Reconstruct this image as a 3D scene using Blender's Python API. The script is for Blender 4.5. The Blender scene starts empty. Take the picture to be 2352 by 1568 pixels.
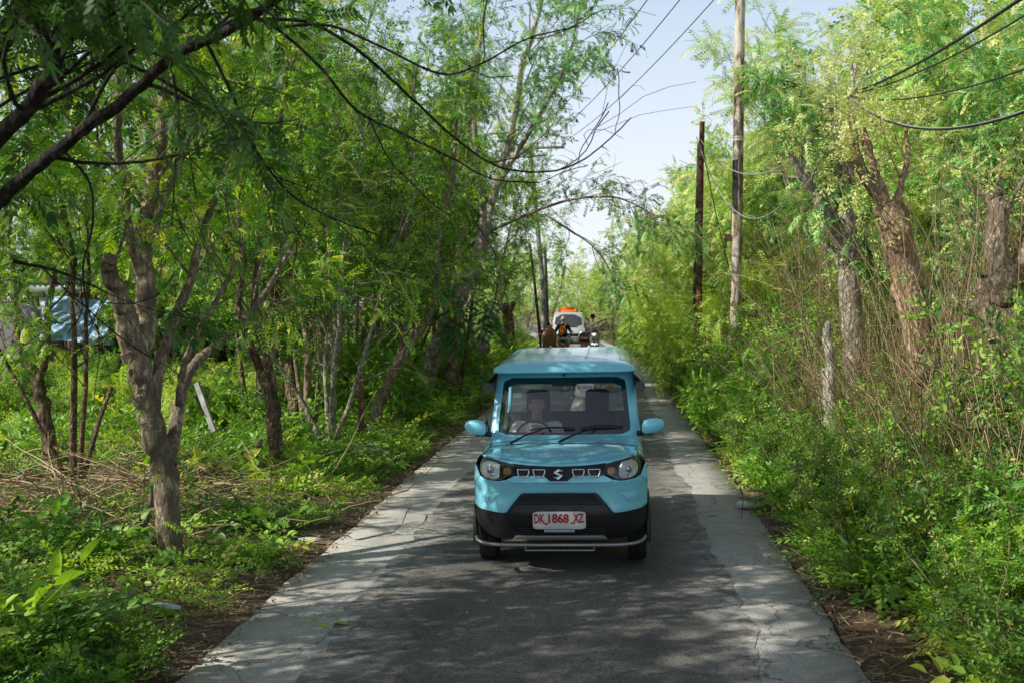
import bpy, bmesh, math, random
import numpy as np
from mathutils import Vector, Matrix, Euler
from mathutils.geometry import delaunay_2d_cdt

SC = bpy.context.scene
COL = SC.collection
R = math.radians

# ------------------------------------------------------------------ objects
def tag(o, label=None, cat=None, group=None, kind=None):
    if label: o['label'] = label
    if cat: o['category'] = cat
    if group: o['group'] = group
    if kind: o['kind'] = kind
    return o

def empty(name, loc, label, cat, group=None, rot=(0, 0, 0)):
    o = bpy.data.objects.new(name, None)
    COL.objects.link(o)
    o.location = loc
    o.rotation_euler = rot
    o.empty_display_size = .2
    return tag(o, label, cat, group)

def link(name, me, parent=None, loc=None):
    o = bpy.data.objects.new(name, me)
    COL.objects.link(o)
    if parent is not None: o.parent = parent
    if loc is not None: o.location = loc
    return o

def copy_tree(o, loc=None, rz=None, scale=None, parent=None, label=None, group=None):
    c = o.copy()
    COL.objects.link(c)
    if parent is not None: c.parent = parent
    if loc is not None: c.location = loc
    if rz is not None: c.rotation_euler = (0, 0, rz)
    if scale is not None: c.scale = scale if hasattr(scale, '__len__') else (scale,) * 3
    if label: c['label'] = label
    if group: c['group'] = group
    for ch in list(o.children):
        copy_tree(ch, parent=c)
    return c

# ------------------------------------------------------------------ mesh accumulator (numpy)
class Geo:
    def __init__(s):
        s.V = []; s.F = []; s.T = []; s.n = 0
    def add(s, v, f, tint=0.5):
        v = np.asarray(v, float).reshape(-1, 3)
        f = np.asarray(f, int)
        if len(f) == 0: return
        if f.shape[1] == 3: f = np.concatenate([f, f[:, 2:3]], 1) if False else f
        s.V.append(v); s.F.append(f + s.n); s.n += len(v)
        t = np.full(len(f), tint) if np.isscalar(tint) else np.asarray(tint, float)
        s.T.append(t)
    def count(s): return sum(len(f) for f in s.F)
    def mesh(s, name, mat, smooth=False, origin=None):
        me = bpy.data.meshes.new(name)
        if not s.V: return me
        V = np.concatenate(s.V)
        if origin is not None: V = V - np.asarray(origin)
        loops = np.concatenate([f.ravel() for f in s.F])
        sizes = np.concatenate([np.full(len(f), f.shape[1]) for f in s.F])
        start = np.concatenate([[0], np.cumsum(sizes)[:-1]])
        me.vertices.add(len(V)); me.vertices.foreach_set('co', V.ravel())
        me.loops.add(len(loops)); me.loops.foreach_set('vertex_index', loops.astype(np.int32))
        me.polygons.add(len(sizes)); me.polygons.foreach_set('loop_start', start.astype(np.int32))
        me.polygons.foreach_set('loop_total', sizes.astype(np.int32))
        a = me.attributes.new('tint', 'FLOAT', 'FACE')
        a.data.foreach_set('value', np.concatenate(s.T).astype(np.float32))
        if smooth: me.polygons.foreach_set('use_smooth', np.ones(len(sizes), bool))
        me.update(calc_edges=True)
        if mat: me.materials.append(mat)
        return me
    def obj(s, name, mat, parent=None, smooth=False, origin=None):
        return link(name, s.mesh(name, mat, smooth, origin), parent)

def unit(v):
    v = np.asarray(v, float)
    return v / (np.linalg.norm(v, axis=-1, keepdims=True) + 1e-12)

def tube(geo, P, rad, k=6, tint=.5, cap=True):
    P = np.asarray(P, float); n = len(P)
    rad = np.broadcast_to(np.asarray(rad, float), (n,))
    T = unit(np.gradient(P, axis=0))
    ref = np.array([0, 0, 1.]) if abs(T[0, 2]) < .9 else np.array([1., 0, 0])
    N = np.zeros((n, 3)); u = ref - T[0] * ref.dot(T[0]); N[0] = u / np.linalg.norm(u)
    for i in range(1, n):
        u = N[i - 1] - T[i] * N[i - 1].dot(T[i]); N[i] = u / (np.linalg.norm(u) + 1e-9)
    B = np.cross(T, N)
    a = np.arange(k) * 2 * np.pi / k
    V = P[:, None] + rad[:, None, None] * (np.cos(a)[None, :, None] * N[:, None] + np.sin(a)[None, :, None] * B[:, None])
    i = np.arange(n - 1)[:, None] * k; j = np.arange(k)[None]; j2 = (j + 1) % k
    F = np.stack([i + j, i + j2, i + k + j2, i + k + j], -1).reshape(-1, 4)
    geo.add(V.reshape(-1, 3), F, tint)
    if cap and k > 3:
        for ring, flip in ((0, 1), (n - 1, 0)):
            vs = V[ring]
            f = np.arange(k)[None]
            geo.add(vs, f[:, ::-1] if flip else f, tint)

def catmull(P, n=6):
    P = np.asarray(P, float)
    Q = np.concatenate([[2 * P[0] - P[1]], P, [2 * P[-1] - P[-2]]])
    out = []
    for i in range(len(P) - 1):
        a, b, c, d = Q[i:i + 4]
        for t in np.linspace(0, 1, n, endpoint=False):
            out.append(.5 * (2 * b + (c - a) * t + (2 * a - 5 * b + 4 * c - d) * t * t + (3 * b - a - 3 * c + d) * t ** 3))
    out.append(P[-1])
    return np.array(out)

def scatter(geo, tv, tf, loc, M, tint):
    """put template (tv, tf) at every loc with matrix M (N,3,3); tint per instance"""
    N = len(loc); nv = len(tv)
    if N == 0: return
    V = np.einsum('nij,vj->nvi', M, tv) + loc[:, None]
    F = (tf[None] + (np.arange(N) * nv)[:, None, None]).reshape(-1, tf.shape[1])
    geo.add(V.reshape(-1, 3), F, np.repeat(tint, len(tf)))

def frames(y, up):
    """rotation matrices whose local +Y is y and local +Z close to up"""
    y = unit(y); x = unit(np.cross(y, up)); z = np.cross(x, y)
    return np.stack([x, y, z], -1)

# bmesh helpers for made objects ------------------------------------------------
def bm_obj(name, bm, mat, parent=None, smooth=True, loc=None, angle=None):
    me = bpy.data.meshes.new(name)
    bmesh.ops.recalc_face_normals(bm, faces=bm.faces[:])
    bm.to_mesh(me); bm.free()
    if smooth:
        me.polygons.foreach_set('use_smooth', np.ones(len(me.polygons), bool))
        if angle is not None: me.set_sharp_from_angle(angle=R(angle))
    if mat: me.materials.append(mat)
    return link(name, me, parent, loc)

def add_box(bm, c, s, rot=None, bevel=0, seg=2):
    r = bmesh.ops.create_cube(bm, size=1)
    vs = r['verts']
    m = Matrix.Translation(c) @ (Euler(rot).to_matrix().to_4x4() if rot else Matrix()) @ Matrix.Diagonal((*s, 1))
    bmesh.ops.transform(bm, matrix=m, verts=vs)
    if bevel:
        es = list({e for v in vs for e in v.link_edges})
        bmesh.ops.bevel(bm, geom=es, offset=bevel, segments=seg, profile=.5, affect='EDGES')

def add_tube(bm, P, rad, k=10, cap=True):
    g = Geo(); tube(g, P, rad, k, cap=cap); add_geo(bm, g)

def add_geo(bm, g):
    V = np.concatenate(g.V); vs = [bm.verts.new(v) for v in V]
    for F in g.F:
        for f in F:
            try: bm.faces.new([vs[i] for i in f])
            except ValueError: pass

def add_ball(bm, c, s, seg=16, rings=10, rot=None):
    r = bmesh.ops.create_uvsphere(bm, u_segments=seg, v_segments=rings, radius=1)
    s = s if hasattr(s, '__len__') else (s,) * 3
    m = Matrix.Translation(c) @ (Euler(rot).to_matrix().to_4x4() if rot else Matrix()) @ Matrix.Diagonal((*s, 1))
    bmesh.ops.transform(bm, matrix=m, verts=r['verts'])
    return r['verts']

def add_lathe(bm, prof, axis='z', k=20, c=(0, 0, 0)):
    """prof: list of (r, h) around axis"""
    rings = []
    for r_, h in prof:
        ring = []
        for i in range(k):
            a = 2 * math.pi * i / k
            p = (r_ * math.cos(a), r_ * math.sin(a), h)
            if axis == 'x': p = (h, p[0], p[1])
            elif axis == 'y': p = (p[0], h, p[1])
            ring.append(bm.verts.new((p[0] + c[0], p[1] + c[1], p[2] + c[2])))
        rings.append(ring)
    for a, b in zip(rings, rings[1:]):
        for i in range(k):
            bm.faces.new((a[i], a[(i + 1) % k], b[(i + 1) % k], b[i]))
    for ring in (rings[0], rings[-1]):
        try: bm.faces.new(ring)
        except ValueError: pass

def add_grid(bm, fn, us, vs, close_u=False):
    g = [[bm.verts.new(fn(u, v)) for u in us] for v in vs]
    for j in range(len(vs) - 1):
        for i in range(len(us) - (0 if close_u else 1)):
            i2 = (i + 1) % len(us)
            try: bm.faces.new((g[j][i], g[j][i2], g[j + 1][i2], g[j + 1][i]))
            except ValueError: pass
    return g

# ------------------------------------------------------------------ materials
def mat_new(name):
    m = bpy.data.materials.new(name); m.use_nodes = True
    nt = m.node_tree
    return m, nt, nt.nodes['Principled BSDF'], nt.nodes['Material Output']

def node(nt, t, **kw):
    n = nt.nodes.new(t)
    for k, v in kw.items():
        if k in n.inputs.keys(): n.inputs[k].default_value = v
        else: setattr(n, k, v)
    return n

def ramp(nt, fac, stops, interp='LINEAR'):
    r = nt.nodes.new('ShaderNodeValToRGB'); r.color_ramp.interpolation = interp
    el = r.color_ramp.elements
    while len(el) < len(stops): el.new(.5)
    for e, (p, c) in zip(el, stops):
        e.position = p; e.color = (*c, 1) if len(c) == 3 else c
    nt.links.new(fac, r.inputs[0])
    return r.outputs[0]

def solid(name, col, rough=.5, metal=0, spec=.5, noise=0, nscale=20, coat=0, bump=0, bscale=60):
    m, nt, b, o = mat_new(name)
    b.inputs['Base Color'].default_value = (*col, 1)
    b.inputs['Roughness'].default_value = rough
    b.inputs['Metallic'].default_value = metal
    b.inputs['Specular IOR Level'].default_value = spec
    if coat:
        b.inputs['Coat Weight'].default_value = coat; b.inputs['Coat Roughness'].default_value = .04
    tc = node(nt, 'ShaderNodeTexCoord')
    if noise:
        n = node(nt, 'ShaderNodeTexNoise', Scale=nscale, Detail=5.)
        nt.links.new(tc.outputs['Object'], n.inputs['Vector'])
        c0 = tuple(max(0, x * (1 - noise)) for x in col); c1 = tuple(min(1, x * (1 + noise)) for x in col)
        nt.links.new(ramp(nt, n.outputs['Fac'], [(.3, c0), (.7, c1)]), b.inputs['Base Color'])
        rr = node(nt, 'ShaderNodeMapRange'); rr.inputs['To Min'].default_value = max(0, rough - .12); rr.inputs['To Max'].default_value = min(1, rough + .12)
        nt.links.new(n.outputs['Fac'], rr.inputs['Value']); nt.links.new(rr.outputs[0], b.inputs['Roughness'])
    if bump:
        n = node(nt, 'ShaderNodeTexNoise', Scale=bscale, Detail=4.)
        nt.links.new(tc.outputs['Object'], n.inputs['Vector'])
        bp = node(nt, 'ShaderNodeBump', Strength=bump, Distance=.01)
        nt.links.new(n.outputs['Fac'], bp.inputs['Height']); nt.links.new(bp.outputs[0], b.inputs['Normal'])
    return m

def leaf_mat(name, stops, trans=.3, rough=.42, spec=.35):
    """foliage: tint attribute -> colour ramp, diffuse + translucent"""
    m, nt, b, o = mat_new(name)
    at = node(nt, 'ShaderNodeAttribute', attribute_name='tint')
    oi = node(nt, 'ShaderNodeObjectInfo')
    ad = node(nt, 'ShaderNodeMath', operation='MULTIPLY_ADD')
    nt.links.new(oi.outputs['Random'], ad.inputs[0]); ad.inputs[1].default_value = .16
    nt.links.new(at.outputs['Fac'], ad.inputs[2])
    sb = node(nt, 'ShaderNodeMath', operation='SUBTRACT'); nt.links.new(ad.outputs[0], sb.inputs[0]); sb.inputs[1].default_value = .08
    col = ramp(nt, sb.outputs[0], stops)
    nt.links.new(col, b.inputs['Base Color'])
    b.inputs['Roughness'].default_value = rough; b.inputs['Specular IOR Level'].default_value = spec
    tl = node(nt, 'ShaderNodeBsdfTranslucent')
    hs = node(nt, 'ShaderNodeHueSaturation', Hue=.485, Saturation=1.15, Value=1.5)
    nt.links.new(col, hs.inputs['Color']); nt.links.new(hs.outputs[0], tl.inputs['Color'])
    mx = node(nt, 'ShaderNodeMixShader'); mx.inputs[0].default_value = trans
    nt.links.new(b.outputs[0], mx.inputs[1]); nt.links.new(tl.outputs[0], mx.inputs[2])
    nt.links.new(mx.outputs[0], o.inputs['Surface'])
    return m

def bark_mat(name, c0, c1, scale=6, bump=.95, c2=None):
    m, nt, b, o = mat_new(name)
    tc = node(nt, 'ShaderNodeTexCoord')
    mp = node(nt, 'ShaderNodeMapping'); mp.inputs['Scale'].default_value = (1, 1, .4)
    nt.links.new(tc.outputs['Object'], mp.inputs['Vector'])
    n = node(nt, 'ShaderNodeTexNoise', Scale=scale * 3.5, Detail=6., Roughness=.65, Distortion=.6)
    nt.links.new(mp.outputs[0], n.inputs['Vector'])
    n2 = node(nt, 'ShaderNodeTexNoise', Scale=scale * .5, Detail=4.)
    nt.links.new(tc.outputs['Object'], n2.inputs['Vector'])
    ca = ramp(nt, n.outputs['Fac'], [(.38, tuple(x * .75 for x in c0)), (.5, c0), (.6, c1)])
    mix = node(nt, 'ShaderNodeMix', data_type='RGBA', blend_type='MIX')
    f = ramp(nt, n2.outputs['Fac'], [(.48, (0, 0, 0)), (.62, (.75, .75, .75))])
    nt.links.new(f, mix.inputs['Factor']); nt.links.new(ca, mix.inputs['A'])
    mix.inputs['B'].default_value = (*(c2 or tuple(x * .45 for x in c0)), 1)
    nt.links.new(mix.outputs['Result'], b.inputs['Base Color'])
    b.inputs['Roughness'].default_value = .85; b.inputs['Specular IOR Level'].default_value = .2
    v = node(nt, 'ShaderNodeTexVoronoi', Scale=scale * 2.2, feature='DISTANCE_TO_EDGE')
    nt.links.new(mp.outputs[0], v.inputs['Vector'])
    ad = node(nt, 'ShaderNodeMath', operation='ADD')
    nt.links.new(n.outputs['Fac'], ad.inputs[0]); nt.links.new(v.outputs['Distance'], ad.inputs[1])
    bp = node(nt, 'ShaderNodeBump', Strength=bump, Distance=.05)
    nt.links.new(ad.outputs[0], bp.inputs['Height']); nt.links.new(bp.outputs[0], b.inputs['Normal'])
    return m

# ------------------------------------------------------------------ camera and survey helper
F_PX, CX, CY, CAMZ = 2613., 1176., 784., 2.3      # the photograph surveyed at 2352 x 1568
PITCH, YAW = R(1.84), R(4.88)
cam_d = bpy.data.cameras.new('camera'); cam = bpy.data.objects.new('camera', cam_d); COL.objects.link(cam)
cam.location = (0, 0, CAMZ); cam.rotation_euler = (R(90) - PITCH, 0, YAW)
cam_d.sensor_width = 36; cam_d.lens = 36 * F_PX / 2352
cam_d.clip_start = .1; cam_d.clip_end = 2000
cam_d.dof.use_dof = True; cam_d.dof.focus_distance = 10.6; cam_d.dof.aperture_fstop = 5.0
SC.camera = cam
CM = np.array(Euler((R(90) - PITCH, 0, YAW)).to_matrix())

def W(px, py, Y):
    """world point seen at survey pixel (px, py) whose distance along the road is Y"""
    d = CM @ np.array([(px - CX) / F_PX, (CY - py) / F_PX, -1.])
    t = Y / d[1]
    return np.array([d[0] * t, Y, CAMZ + d[2] * t])

def G(px, py, z=0):
    d = CM @ np.array([(px - CX) / F_PX, (CY - py) / F_PX, -1.])
    t = (z - CAMZ) / d[2]
    return np.array([d[0] * t, d[1] * t, z])

# ------------------------------------------------------------------ light
SUN = np.array([-1., -.42, .88]); SUN /= np.linalg.norm(SUN)
elev = math.asin(SUN[2])
sun_d = bpy.data.lights.new('sun', 'SUN'); sun_d.energy = 5.0; sun_d.angle = R(.45); sun_d.color = (1, .95, .83)
sun = bpy.data.objects.new('sun', sun_d); COL.objects.link(sun)
sun.rotation_euler = Vector(SUN).to_track_quat('Z', 'Y').to_euler(); sun.location = (-20, -8, 20)
wd = bpy.data.worlds.new('World'); SC.world = wd; wd.use_nodes = True
nt = wd.node_tree; bg = nt.nodes['Background']
sky = nt.nodes.new('ShaderNodeTexSky'); sky.sky_type = 'NISHITA'; sky.sun_disc = False
sky.sun_elevation = elev; sky.sun_rotation = math.atan2(SUN[0], SUN[1])
sky.air_density = 1.0; sky.dust_density = 1.0; sky.ozone_density = 1.0
# bright haze low over the horizon, with a faint cloud texture, thinning to clear sky overhead
tc = nt.nodes.new('ShaderNodeTexCoord')
nz = node(nt, 'ShaderNodeTexNoise', Scale=2.2, Detail=5., Roughness=.55)
mp = node(nt, 'ShaderNodeMapping'); mp.inputs['Scale'].default_value = (1, 1, 3)
nt.links.new(tc.outputs['Generated'], mp.inputs['Vector']); nt.links.new(mp.outputs[0], nz.inputs['Vector'])
sz = nt.nodes.new('ShaderNodeSeparateXYZ'); nt.links.new(tc.outputs['Generated'], sz.inputs[0])
hz = ramp(nt, sz.outputs['Z'], [(.0, (1., 1., 1.)), (.12, (.97, .97, .97)), (.3, (.72, .72, .72)), (.62, (.06, .06, .06))])
rm = ramp(nt, nz.outputs['Fac'], [(.3, (.92, .92, .92)), (.7, (1, 1, 1))])
mm = node(nt, 'ShaderNodeMix', data_type='RGBA', blend_type='MULTIPLY'); mm.inputs['Factor'].default_value = 1
nt.links.new(hz, mm.inputs['A']); nt.links.new(rm, mm.inputs['B'])
mx = node(nt, 'ShaderNodeMix', data_type='RGBA', blend_type='MIX')
hzc = node(nt, 'ShaderNodeMix', data_type='RGBA', blend_type='MULTIPLY'); hzc.inputs['Factor'].default_value = 1; hzc.inputs['B'].default_value = (12.4, 12.4, 12.6, 1)
dsat = node(nt, 'ShaderNodeHueSaturation', Saturation=.6); nt.links.new(sky.outputs[0], dsat.inputs['Color'])
nt.links.new(mm.outputs['Result'], mx.inputs['Factor']); nt.links.new(dsat.outputs[0], mx.inputs['A'])
nt.links.new(ramp(nt, sz.outputs['Z'], [(0, (.92, .95, .98)), (.1, (.84, .91, .98)), (.28, (.62, .78, .97))]), hzc.inputs['A'])
nt.links.new(hzc.outputs['Result'], mx.inputs['B'])
nt.links.new(mx.outputs['Result'], bg.inputs['Color']); bg.inputs['Strength'].default_value = .088

SC.view_settings.view_transform = 'Standard'; SC.view_settings.look = 'None'; SC.view_settings.exposure = 0; SC.view_settings.gamma = 1
SC.render.engine = 'CYCLES'
cy = SC.cycles
cy.max_bounces = 7; cy.diffuse_bounces = 2; cy.glossy_bounces = 3; cy.transmission_bounces = 4; cy.transparent_max_bounces = 10
cy.caustics_reflective = False; cy.caustics_refractive = False; cy.sample_clamp_indirect = 6
cy.use_denoising = True; cy.use_adaptive_sampling = True; cy.adaptive_threshold = .02
try: cy.denoiser = 'OPENIMAGEDENOISE'
except Exception: pass
SC.render.use_persistent_data = False

# ------------------------------------------------------------------ ground and road
def xc(y):
    """lateral drift of the road: straight, then bending left"""
    y = np.asarray(y, float)
    return np.where(y > 32, -.0011 * (y - 32) ** 2, 0.)
ROAD_L, ROAD_R = -2.66, 1.62

def gz(x, y):
    x = np.asarray(x, float); y = np.asarray(y, float)
    u = x - xc(y)
    n = .07 * np.sin(x * .9 + 1.3 * np.sin(y * .37)) * np.sin(y * .71 + .6) + .04 * np.sin(x * 2.3 + y * 1.1)
    d = np.maximum(u - ROAD_R, ROAD_L - u)           # distance outside the road edge
    w = np.clip(d / 1.6, 0, 1); w = w * w * (3 - 2 * w)
    rise = np.where(u > 0, .42 * np.clip((u - 2.2) / 3.5, 0, 1), 0)
    return np.where(d < 0, -.05, -.03 + w * (n + .06) + rise)

def build_ground():
    xs = np.concatenate([[-600, -250, -120, -70], np.arange(-45, -14, 1.5), np.arange(-14, 10, .33), np.arange(10, 40, 1.5), [60, 110, 250, 600]])
    ys = np.concatenate([[-300, -80, -30], np.arange(-12, 36, .4), np.arange(36, 130, 2.), [150, 200, 300, 600, 1500]])
    X, Y = np.meshgrid(xs, ys)
    V = np.stack([X, Y, gz(X, Y)], -1).reshape(-1, 3)
    nx, ny = len(xs), len(ys)
    i = np.arange(ny - 1)[:, None] * nx + np.arange(nx - 1)[None]
    F = np.stack([i, i + 1, i + nx + 1, i + nx], -1).reshape(-1, 4)
    g = Geo(); g.add(V, F)
    m, nt, b, o = mat_new('earth')
    tc = node(nt, 'ShaderNodeTexCoord')
    n1 = node(nt, 'ShaderNodeTexNoise', Scale=.8, Detail=8., Roughness=.7); n2 = node(nt, 'ShaderNodeTexNoise', Scale=34., Detail=6., Roughness=.7)
    for n in (n1, n2): nt.links.new(tc.outputs['Object'], n.inputs['Vector'])
    c1 = ramp(nt, n1.outputs['Fac'], [(.35, (.10, .07, .045)), (.55, (.22, .16, .11)), (.7, (.14, .12, .06))])
    c2 = ramp(nt, n2.outputs['Fac'], [(.3, (.25, .25, .25)), (.5, (.9, .9, .9)), (.72, (1.7, 1.6, 1.4))])
    mx = node(nt, 'ShaderNodeMix', data_type='RGBA', blend_type='MULTIPLY'); mx.inputs['Factor'].default_value = 1
    nt.links.new(c1, mx.inputs['A']); nt.links.new(c2, mx.inputs['B']); nt.links.new(mx.outputs['Result'], b.inputs['Base Color'])
    b.inputs['Roughness'].default_value = .95; b.inputs['Specular IOR Level'].default_value = .1
    bp = node(nt, 'ShaderNodeBump', Strength=.8, Distance=.04); nt.links.new(n2.outputs['Fac'], bp.inputs['Height']); nt.links.new(bp.outputs[0], b.inputs['Normal'])
    return tag(g.obj('ground', m, smooth=True), kind='structure')
build_ground()

def road_strip(name, left, right, z, mat, ragged, seed, y0=-8, y1=150, step=.06, thick=0):
    rs = np.random.RandomState(seed)
    ys = np.concatenate([np.arange(y0, 34, step), np.arange(34, y1, .5)])
    def wob(off):
        w = np.zeros(len(ys))
        for fr, am in ((.5, 1.), (1.3, .7), (3.7, .5), (9., .35), (19., .22), (37., .14)):
            w += am * np.sin(ys * fr + rs.rand() * 6.28 + .8 * np.sin(ys * fr * .63))
        return w * ragged + off
    xl, xr = xc(ys) + wob(left), xc(ys) + wob(right)
    n = 12
    t = np.linspace(0, 1, n)[None]
    X = xl[:, None] * (1 - t) + xr[:, None] * t
    Y = np.repeat(ys[:, None], n, 1)
    crown = .0 * X
    V = np.stack([X, Y, np.full_like(X, z) + crown], -1)
    if thick:
        lo = V[:, [0]].copy(); lo[..., 2] -= thick; lo[..., 0] -= .01
        hi = V[:, [-1]].copy(); hi[..., 2] -= thick; hi[..., 0] += .01
        V = np.concatenate([lo, V, hi], 1); n += 2
    i = np.arange(len(ys) - 1)[:, None] * n + np.arange(n - 1)[None]
    F = np.stack([i, i + 1, i + n + 1, i + n], -1).reshape(-1, 4)
    g = Geo(); g.add(V.reshape(-1, 3), F)
    return tag(g.obj(name, mat), kind='structure')

def pave_mat(name, cols, specks, crack, rough, stain, dust=None, edge=None):
    m, nt, b, o = mat_new(name)
    L = nt.links.new
    tc = node(nt, 'ShaderNodeTexCoord')
    co = tc.outputs['Object']
    big = node(nt, 'ShaderNodeTexNoise', Scale=.55, Detail=6., Roughness=.6); L(co, big.inputs['Vector'])
    mid = node(nt, 'ShaderNodeTexNoise', Scale=6., Detail=8., Roughness=.72); L(co, mid.inputs['Vector'])
    fine = node(nt, 'ShaderNodeTexVoronoi', Scale=110.); L(co, fine.inputs['Vector'])
    fn = node(nt, 'ShaderNodeTexNoise', Scale=62., Detail=6., Roughness=.8); L(co, fn.inputs['Vector'])
    base = ramp(nt, big.outputs['Fac'], [(.3, cols[0]), (.7, cols[1])])
    s1 = ramp(nt, mid.outputs['Fac'], [(.3, (1 - stain,) * 3), (.68, (1 + stain,) * 3)])
    m1 = node(nt, 'ShaderNodeMix', data_type='RGBA', blend_type='MULTIPLY'); m1.inputs['Factor'].default_value = 1
    L(base, m1.inputs['A']); L(s1, m1.inputs['B'])
    s2 = ramp(nt, fn.outputs['Fac'], [(.34, (1 - specks,) * 3), (.5, (1, 1, 1)), (.66, (1 + specks * 1.6,) * 3)])
    m2 = node(nt, 'ShaderNodeMix', data_type='RGBA', blend_type='MULTIPLY'); m2.inputs['Factor'].default_value = 1
    L(m1.outputs['Result'], m2.inputs['A']); L(s2, m2.inputs['B'])
    out = m2.outputs['Result']
    # cracks: warped voronoi edges, only where a large noise allows them
    wn = node(nt, 'ShaderNodeTexNoise', Scale=2.5, Detail=5.); L(co, wn.inputs['Vector'])
    wa = node(nt, 'ShaderNodeMix', data_type='RGBA', blend_type='ADD'); wa.inputs['Factor'].default_value = .45
    L(co, wa.inputs['A']); L(wn.outputs['Color'], wa.inputs['B'])
    vo = node(nt, 'ShaderNodeTexVoronoi', Scale=.85, feature='DISTANCE_TO_EDGE'); L(wa.outputs['Result'], vo.inputs['Vector'])
    vo2 = node(nt, 'ShaderNodeTexVoronoi', Scale=3.1, feature='DISTANCE_TO_EDGE'); L(wa.outputs['Result'], vo2.inputs['Vector'])
    k1 = ramp(nt, vo.outputs['Distance'], [(.0, (.75, .75, .75)), (.004, (.5, .5, .5)), (.009, (0, 0, 0))])
    k2 = ramp(nt, vo2.outputs['Distance'], [(.0, (.8, .8, .8)), (.01, (.4, .4, .4)), (.022, (0, 0, 0))])
    g2 = ramp(nt, big.outputs['Fac'], [(.56, (0, 0, 0)), (.62, (1, 1, 1))])
    mk = node(nt, 'ShaderNodeMix', data_type='RGBA', blend_type='MULTIPLY'); mk.inputs['Factor'].default_value = 1; L(k2, mk.inputs['A']); L(g2, mk.inputs['B'])
    mxx = node(nt, 'ShaderNodeMix', data_type='RGBA', blend_type='LIGHTEN'); mxx.inputs['Factor'].default_value = 1; L(k1, mxx.inputs['A']); L(mk.outputs['Result'], mxx.inputs['B'])
    sc_ = node(nt, 'ShaderNodeMix', data_type='RGBA', blend_type='MULTIPLY'); sc_.inputs['Factor'].default_value = 1; L(mxx.outputs['Result'], sc_.inputs['A']); sc_.inputs['B'].default_value = (crack,) * 3 + (1,)
    m3 = node(nt, 'ShaderNodeMix', data_type='RGBA', blend_type='MIX'); L(sc_.outputs['Result'], m3.inputs['Factor'])
    L(out, m3.inputs['A']); m3.inputs['B'].default_value = (.03, .028, .026, 1)
    out = m3.outputs['Result']
    if dust:   # pale mortar-like dusting in bands along the edges of the sheet
        sp = node(nt, 'ShaderNodeSeparateXYZ'); L(co, sp.inputs[0])
        def band(c, w):
            a = node(nt, 'ShaderNodeMath', operation='SUBTRACT'); L(sp.outputs['X'], a.inputs[0]); a.inputs[1].default_value = c
            ab = node(nt, 'ShaderNodeMath', operation='ABSOLUTE'); L(a.outputs[0], ab.inputs[0])
            mr = node(nt, 'ShaderNodeMapRange'); mr.inputs['From Min'].default_value = w; mr.inputs['From Max'].default_value = 0
            mr.inputs['To Min'].default_value = 0; mr.inputs['To Max'].default_value = 1; L(ab.outputs[0], mr.inputs['Value'])
            return mr.outputs[0]
        bs = node(nt, 'ShaderNodeMath', operation='MAXIMUM'); L(band(edge[0], .5), bs.inputs[0]); L(band(edge[1], .45), bs.inputs[1])
        mu = node(nt, 'ShaderNodeMath', operation='MULTIPLY'); L(bs.outputs[0], mu.inputs[0])
        dn = node(nt, 'ShaderNodeTexNoise', Scale=3.2, Detail=9., Roughness=.75); L(co, dn.inputs['Vector'])
        L(ramp(nt, dn.outputs['Fac'], [(.45, (0, 0, 0)), (.62, (1, 1, 1))]), mu.inputs[1])
        m4 = node(nt, 'ShaderNodeMix', data_type='RGBA', blend_type='MIX'); L(mu.outputs[0], m4.inputs['Factor']); L(out, m4.inputs['A']); m4.inputs['B'].default_value = (*dust, 1)
        out = m4.outputs['Result']
        # wheel tracks: two polished, darker bands broken up by noise
        tm_ = node(nt, 'ShaderNodeMath', operation='MAXIMUM'); L(band(-1.25, .42), tm_.inputs[0]); L(band(.28, .42), tm_.inputs[1])
        tn_ = node(nt, 'ShaderNodeMath', operation='MULTIPLY'); L(tm_.outputs[0], tn_.inputs[0]); L(ramp(nt, mid.outputs['Fac'], [(.3, (.2, .2, .2)), (.6, (.9, .9, .9))]), tn_.inputs[1])
        m5 = node(nt, 'ShaderNodeMix', data_type='RGBA', blend_type='MULTIPLY'); L(tn_.outputs[0], m5.inputs['Factor']); L(out, m5.inputs['A']); m5.inputs['B'].default_value = (.68, .68, .69, 1)
        out = m5.outputs['Result']
    L(out, b.inputs['Base Color'])
    b.inputs['Roughness'].default_value = rough; b.inputs['Specular IOR Level'].default_value = .3
    h = node(nt, 'ShaderNodeMath', operation='ADD'); L(fine.outputs['Distance'], h.inputs[0]); L(mid.outputs['Fac'], h.inputs[1])
    bp = node(nt, 'ShaderNodeBump', Strength=.5, Distance=.008); L(h.outputs[0], bp.inputs['Height']); L(bp.outputs[0], b.inputs['Normal'])
    return m
CONCRETE = pave_mat('concrete', ((.37, .355, .33), (.52, .50, .465)), .38, .85, .85, .16)
ASPHALT = pave_mat('asphalt', ((.135, .128, .118), (.19, .18, .167)), .65, .5, .8, .2, dust=(.50, .485, .46), edge=(-1.9, 1.0))
road_strip('road', ROAD_L, ROAD_R, .0, CONCRETE, .018, 3, thick=.12)
road_strip('asphalt_surface', -1.92, .97, .005, ASPHALT, .045, 8)
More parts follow.
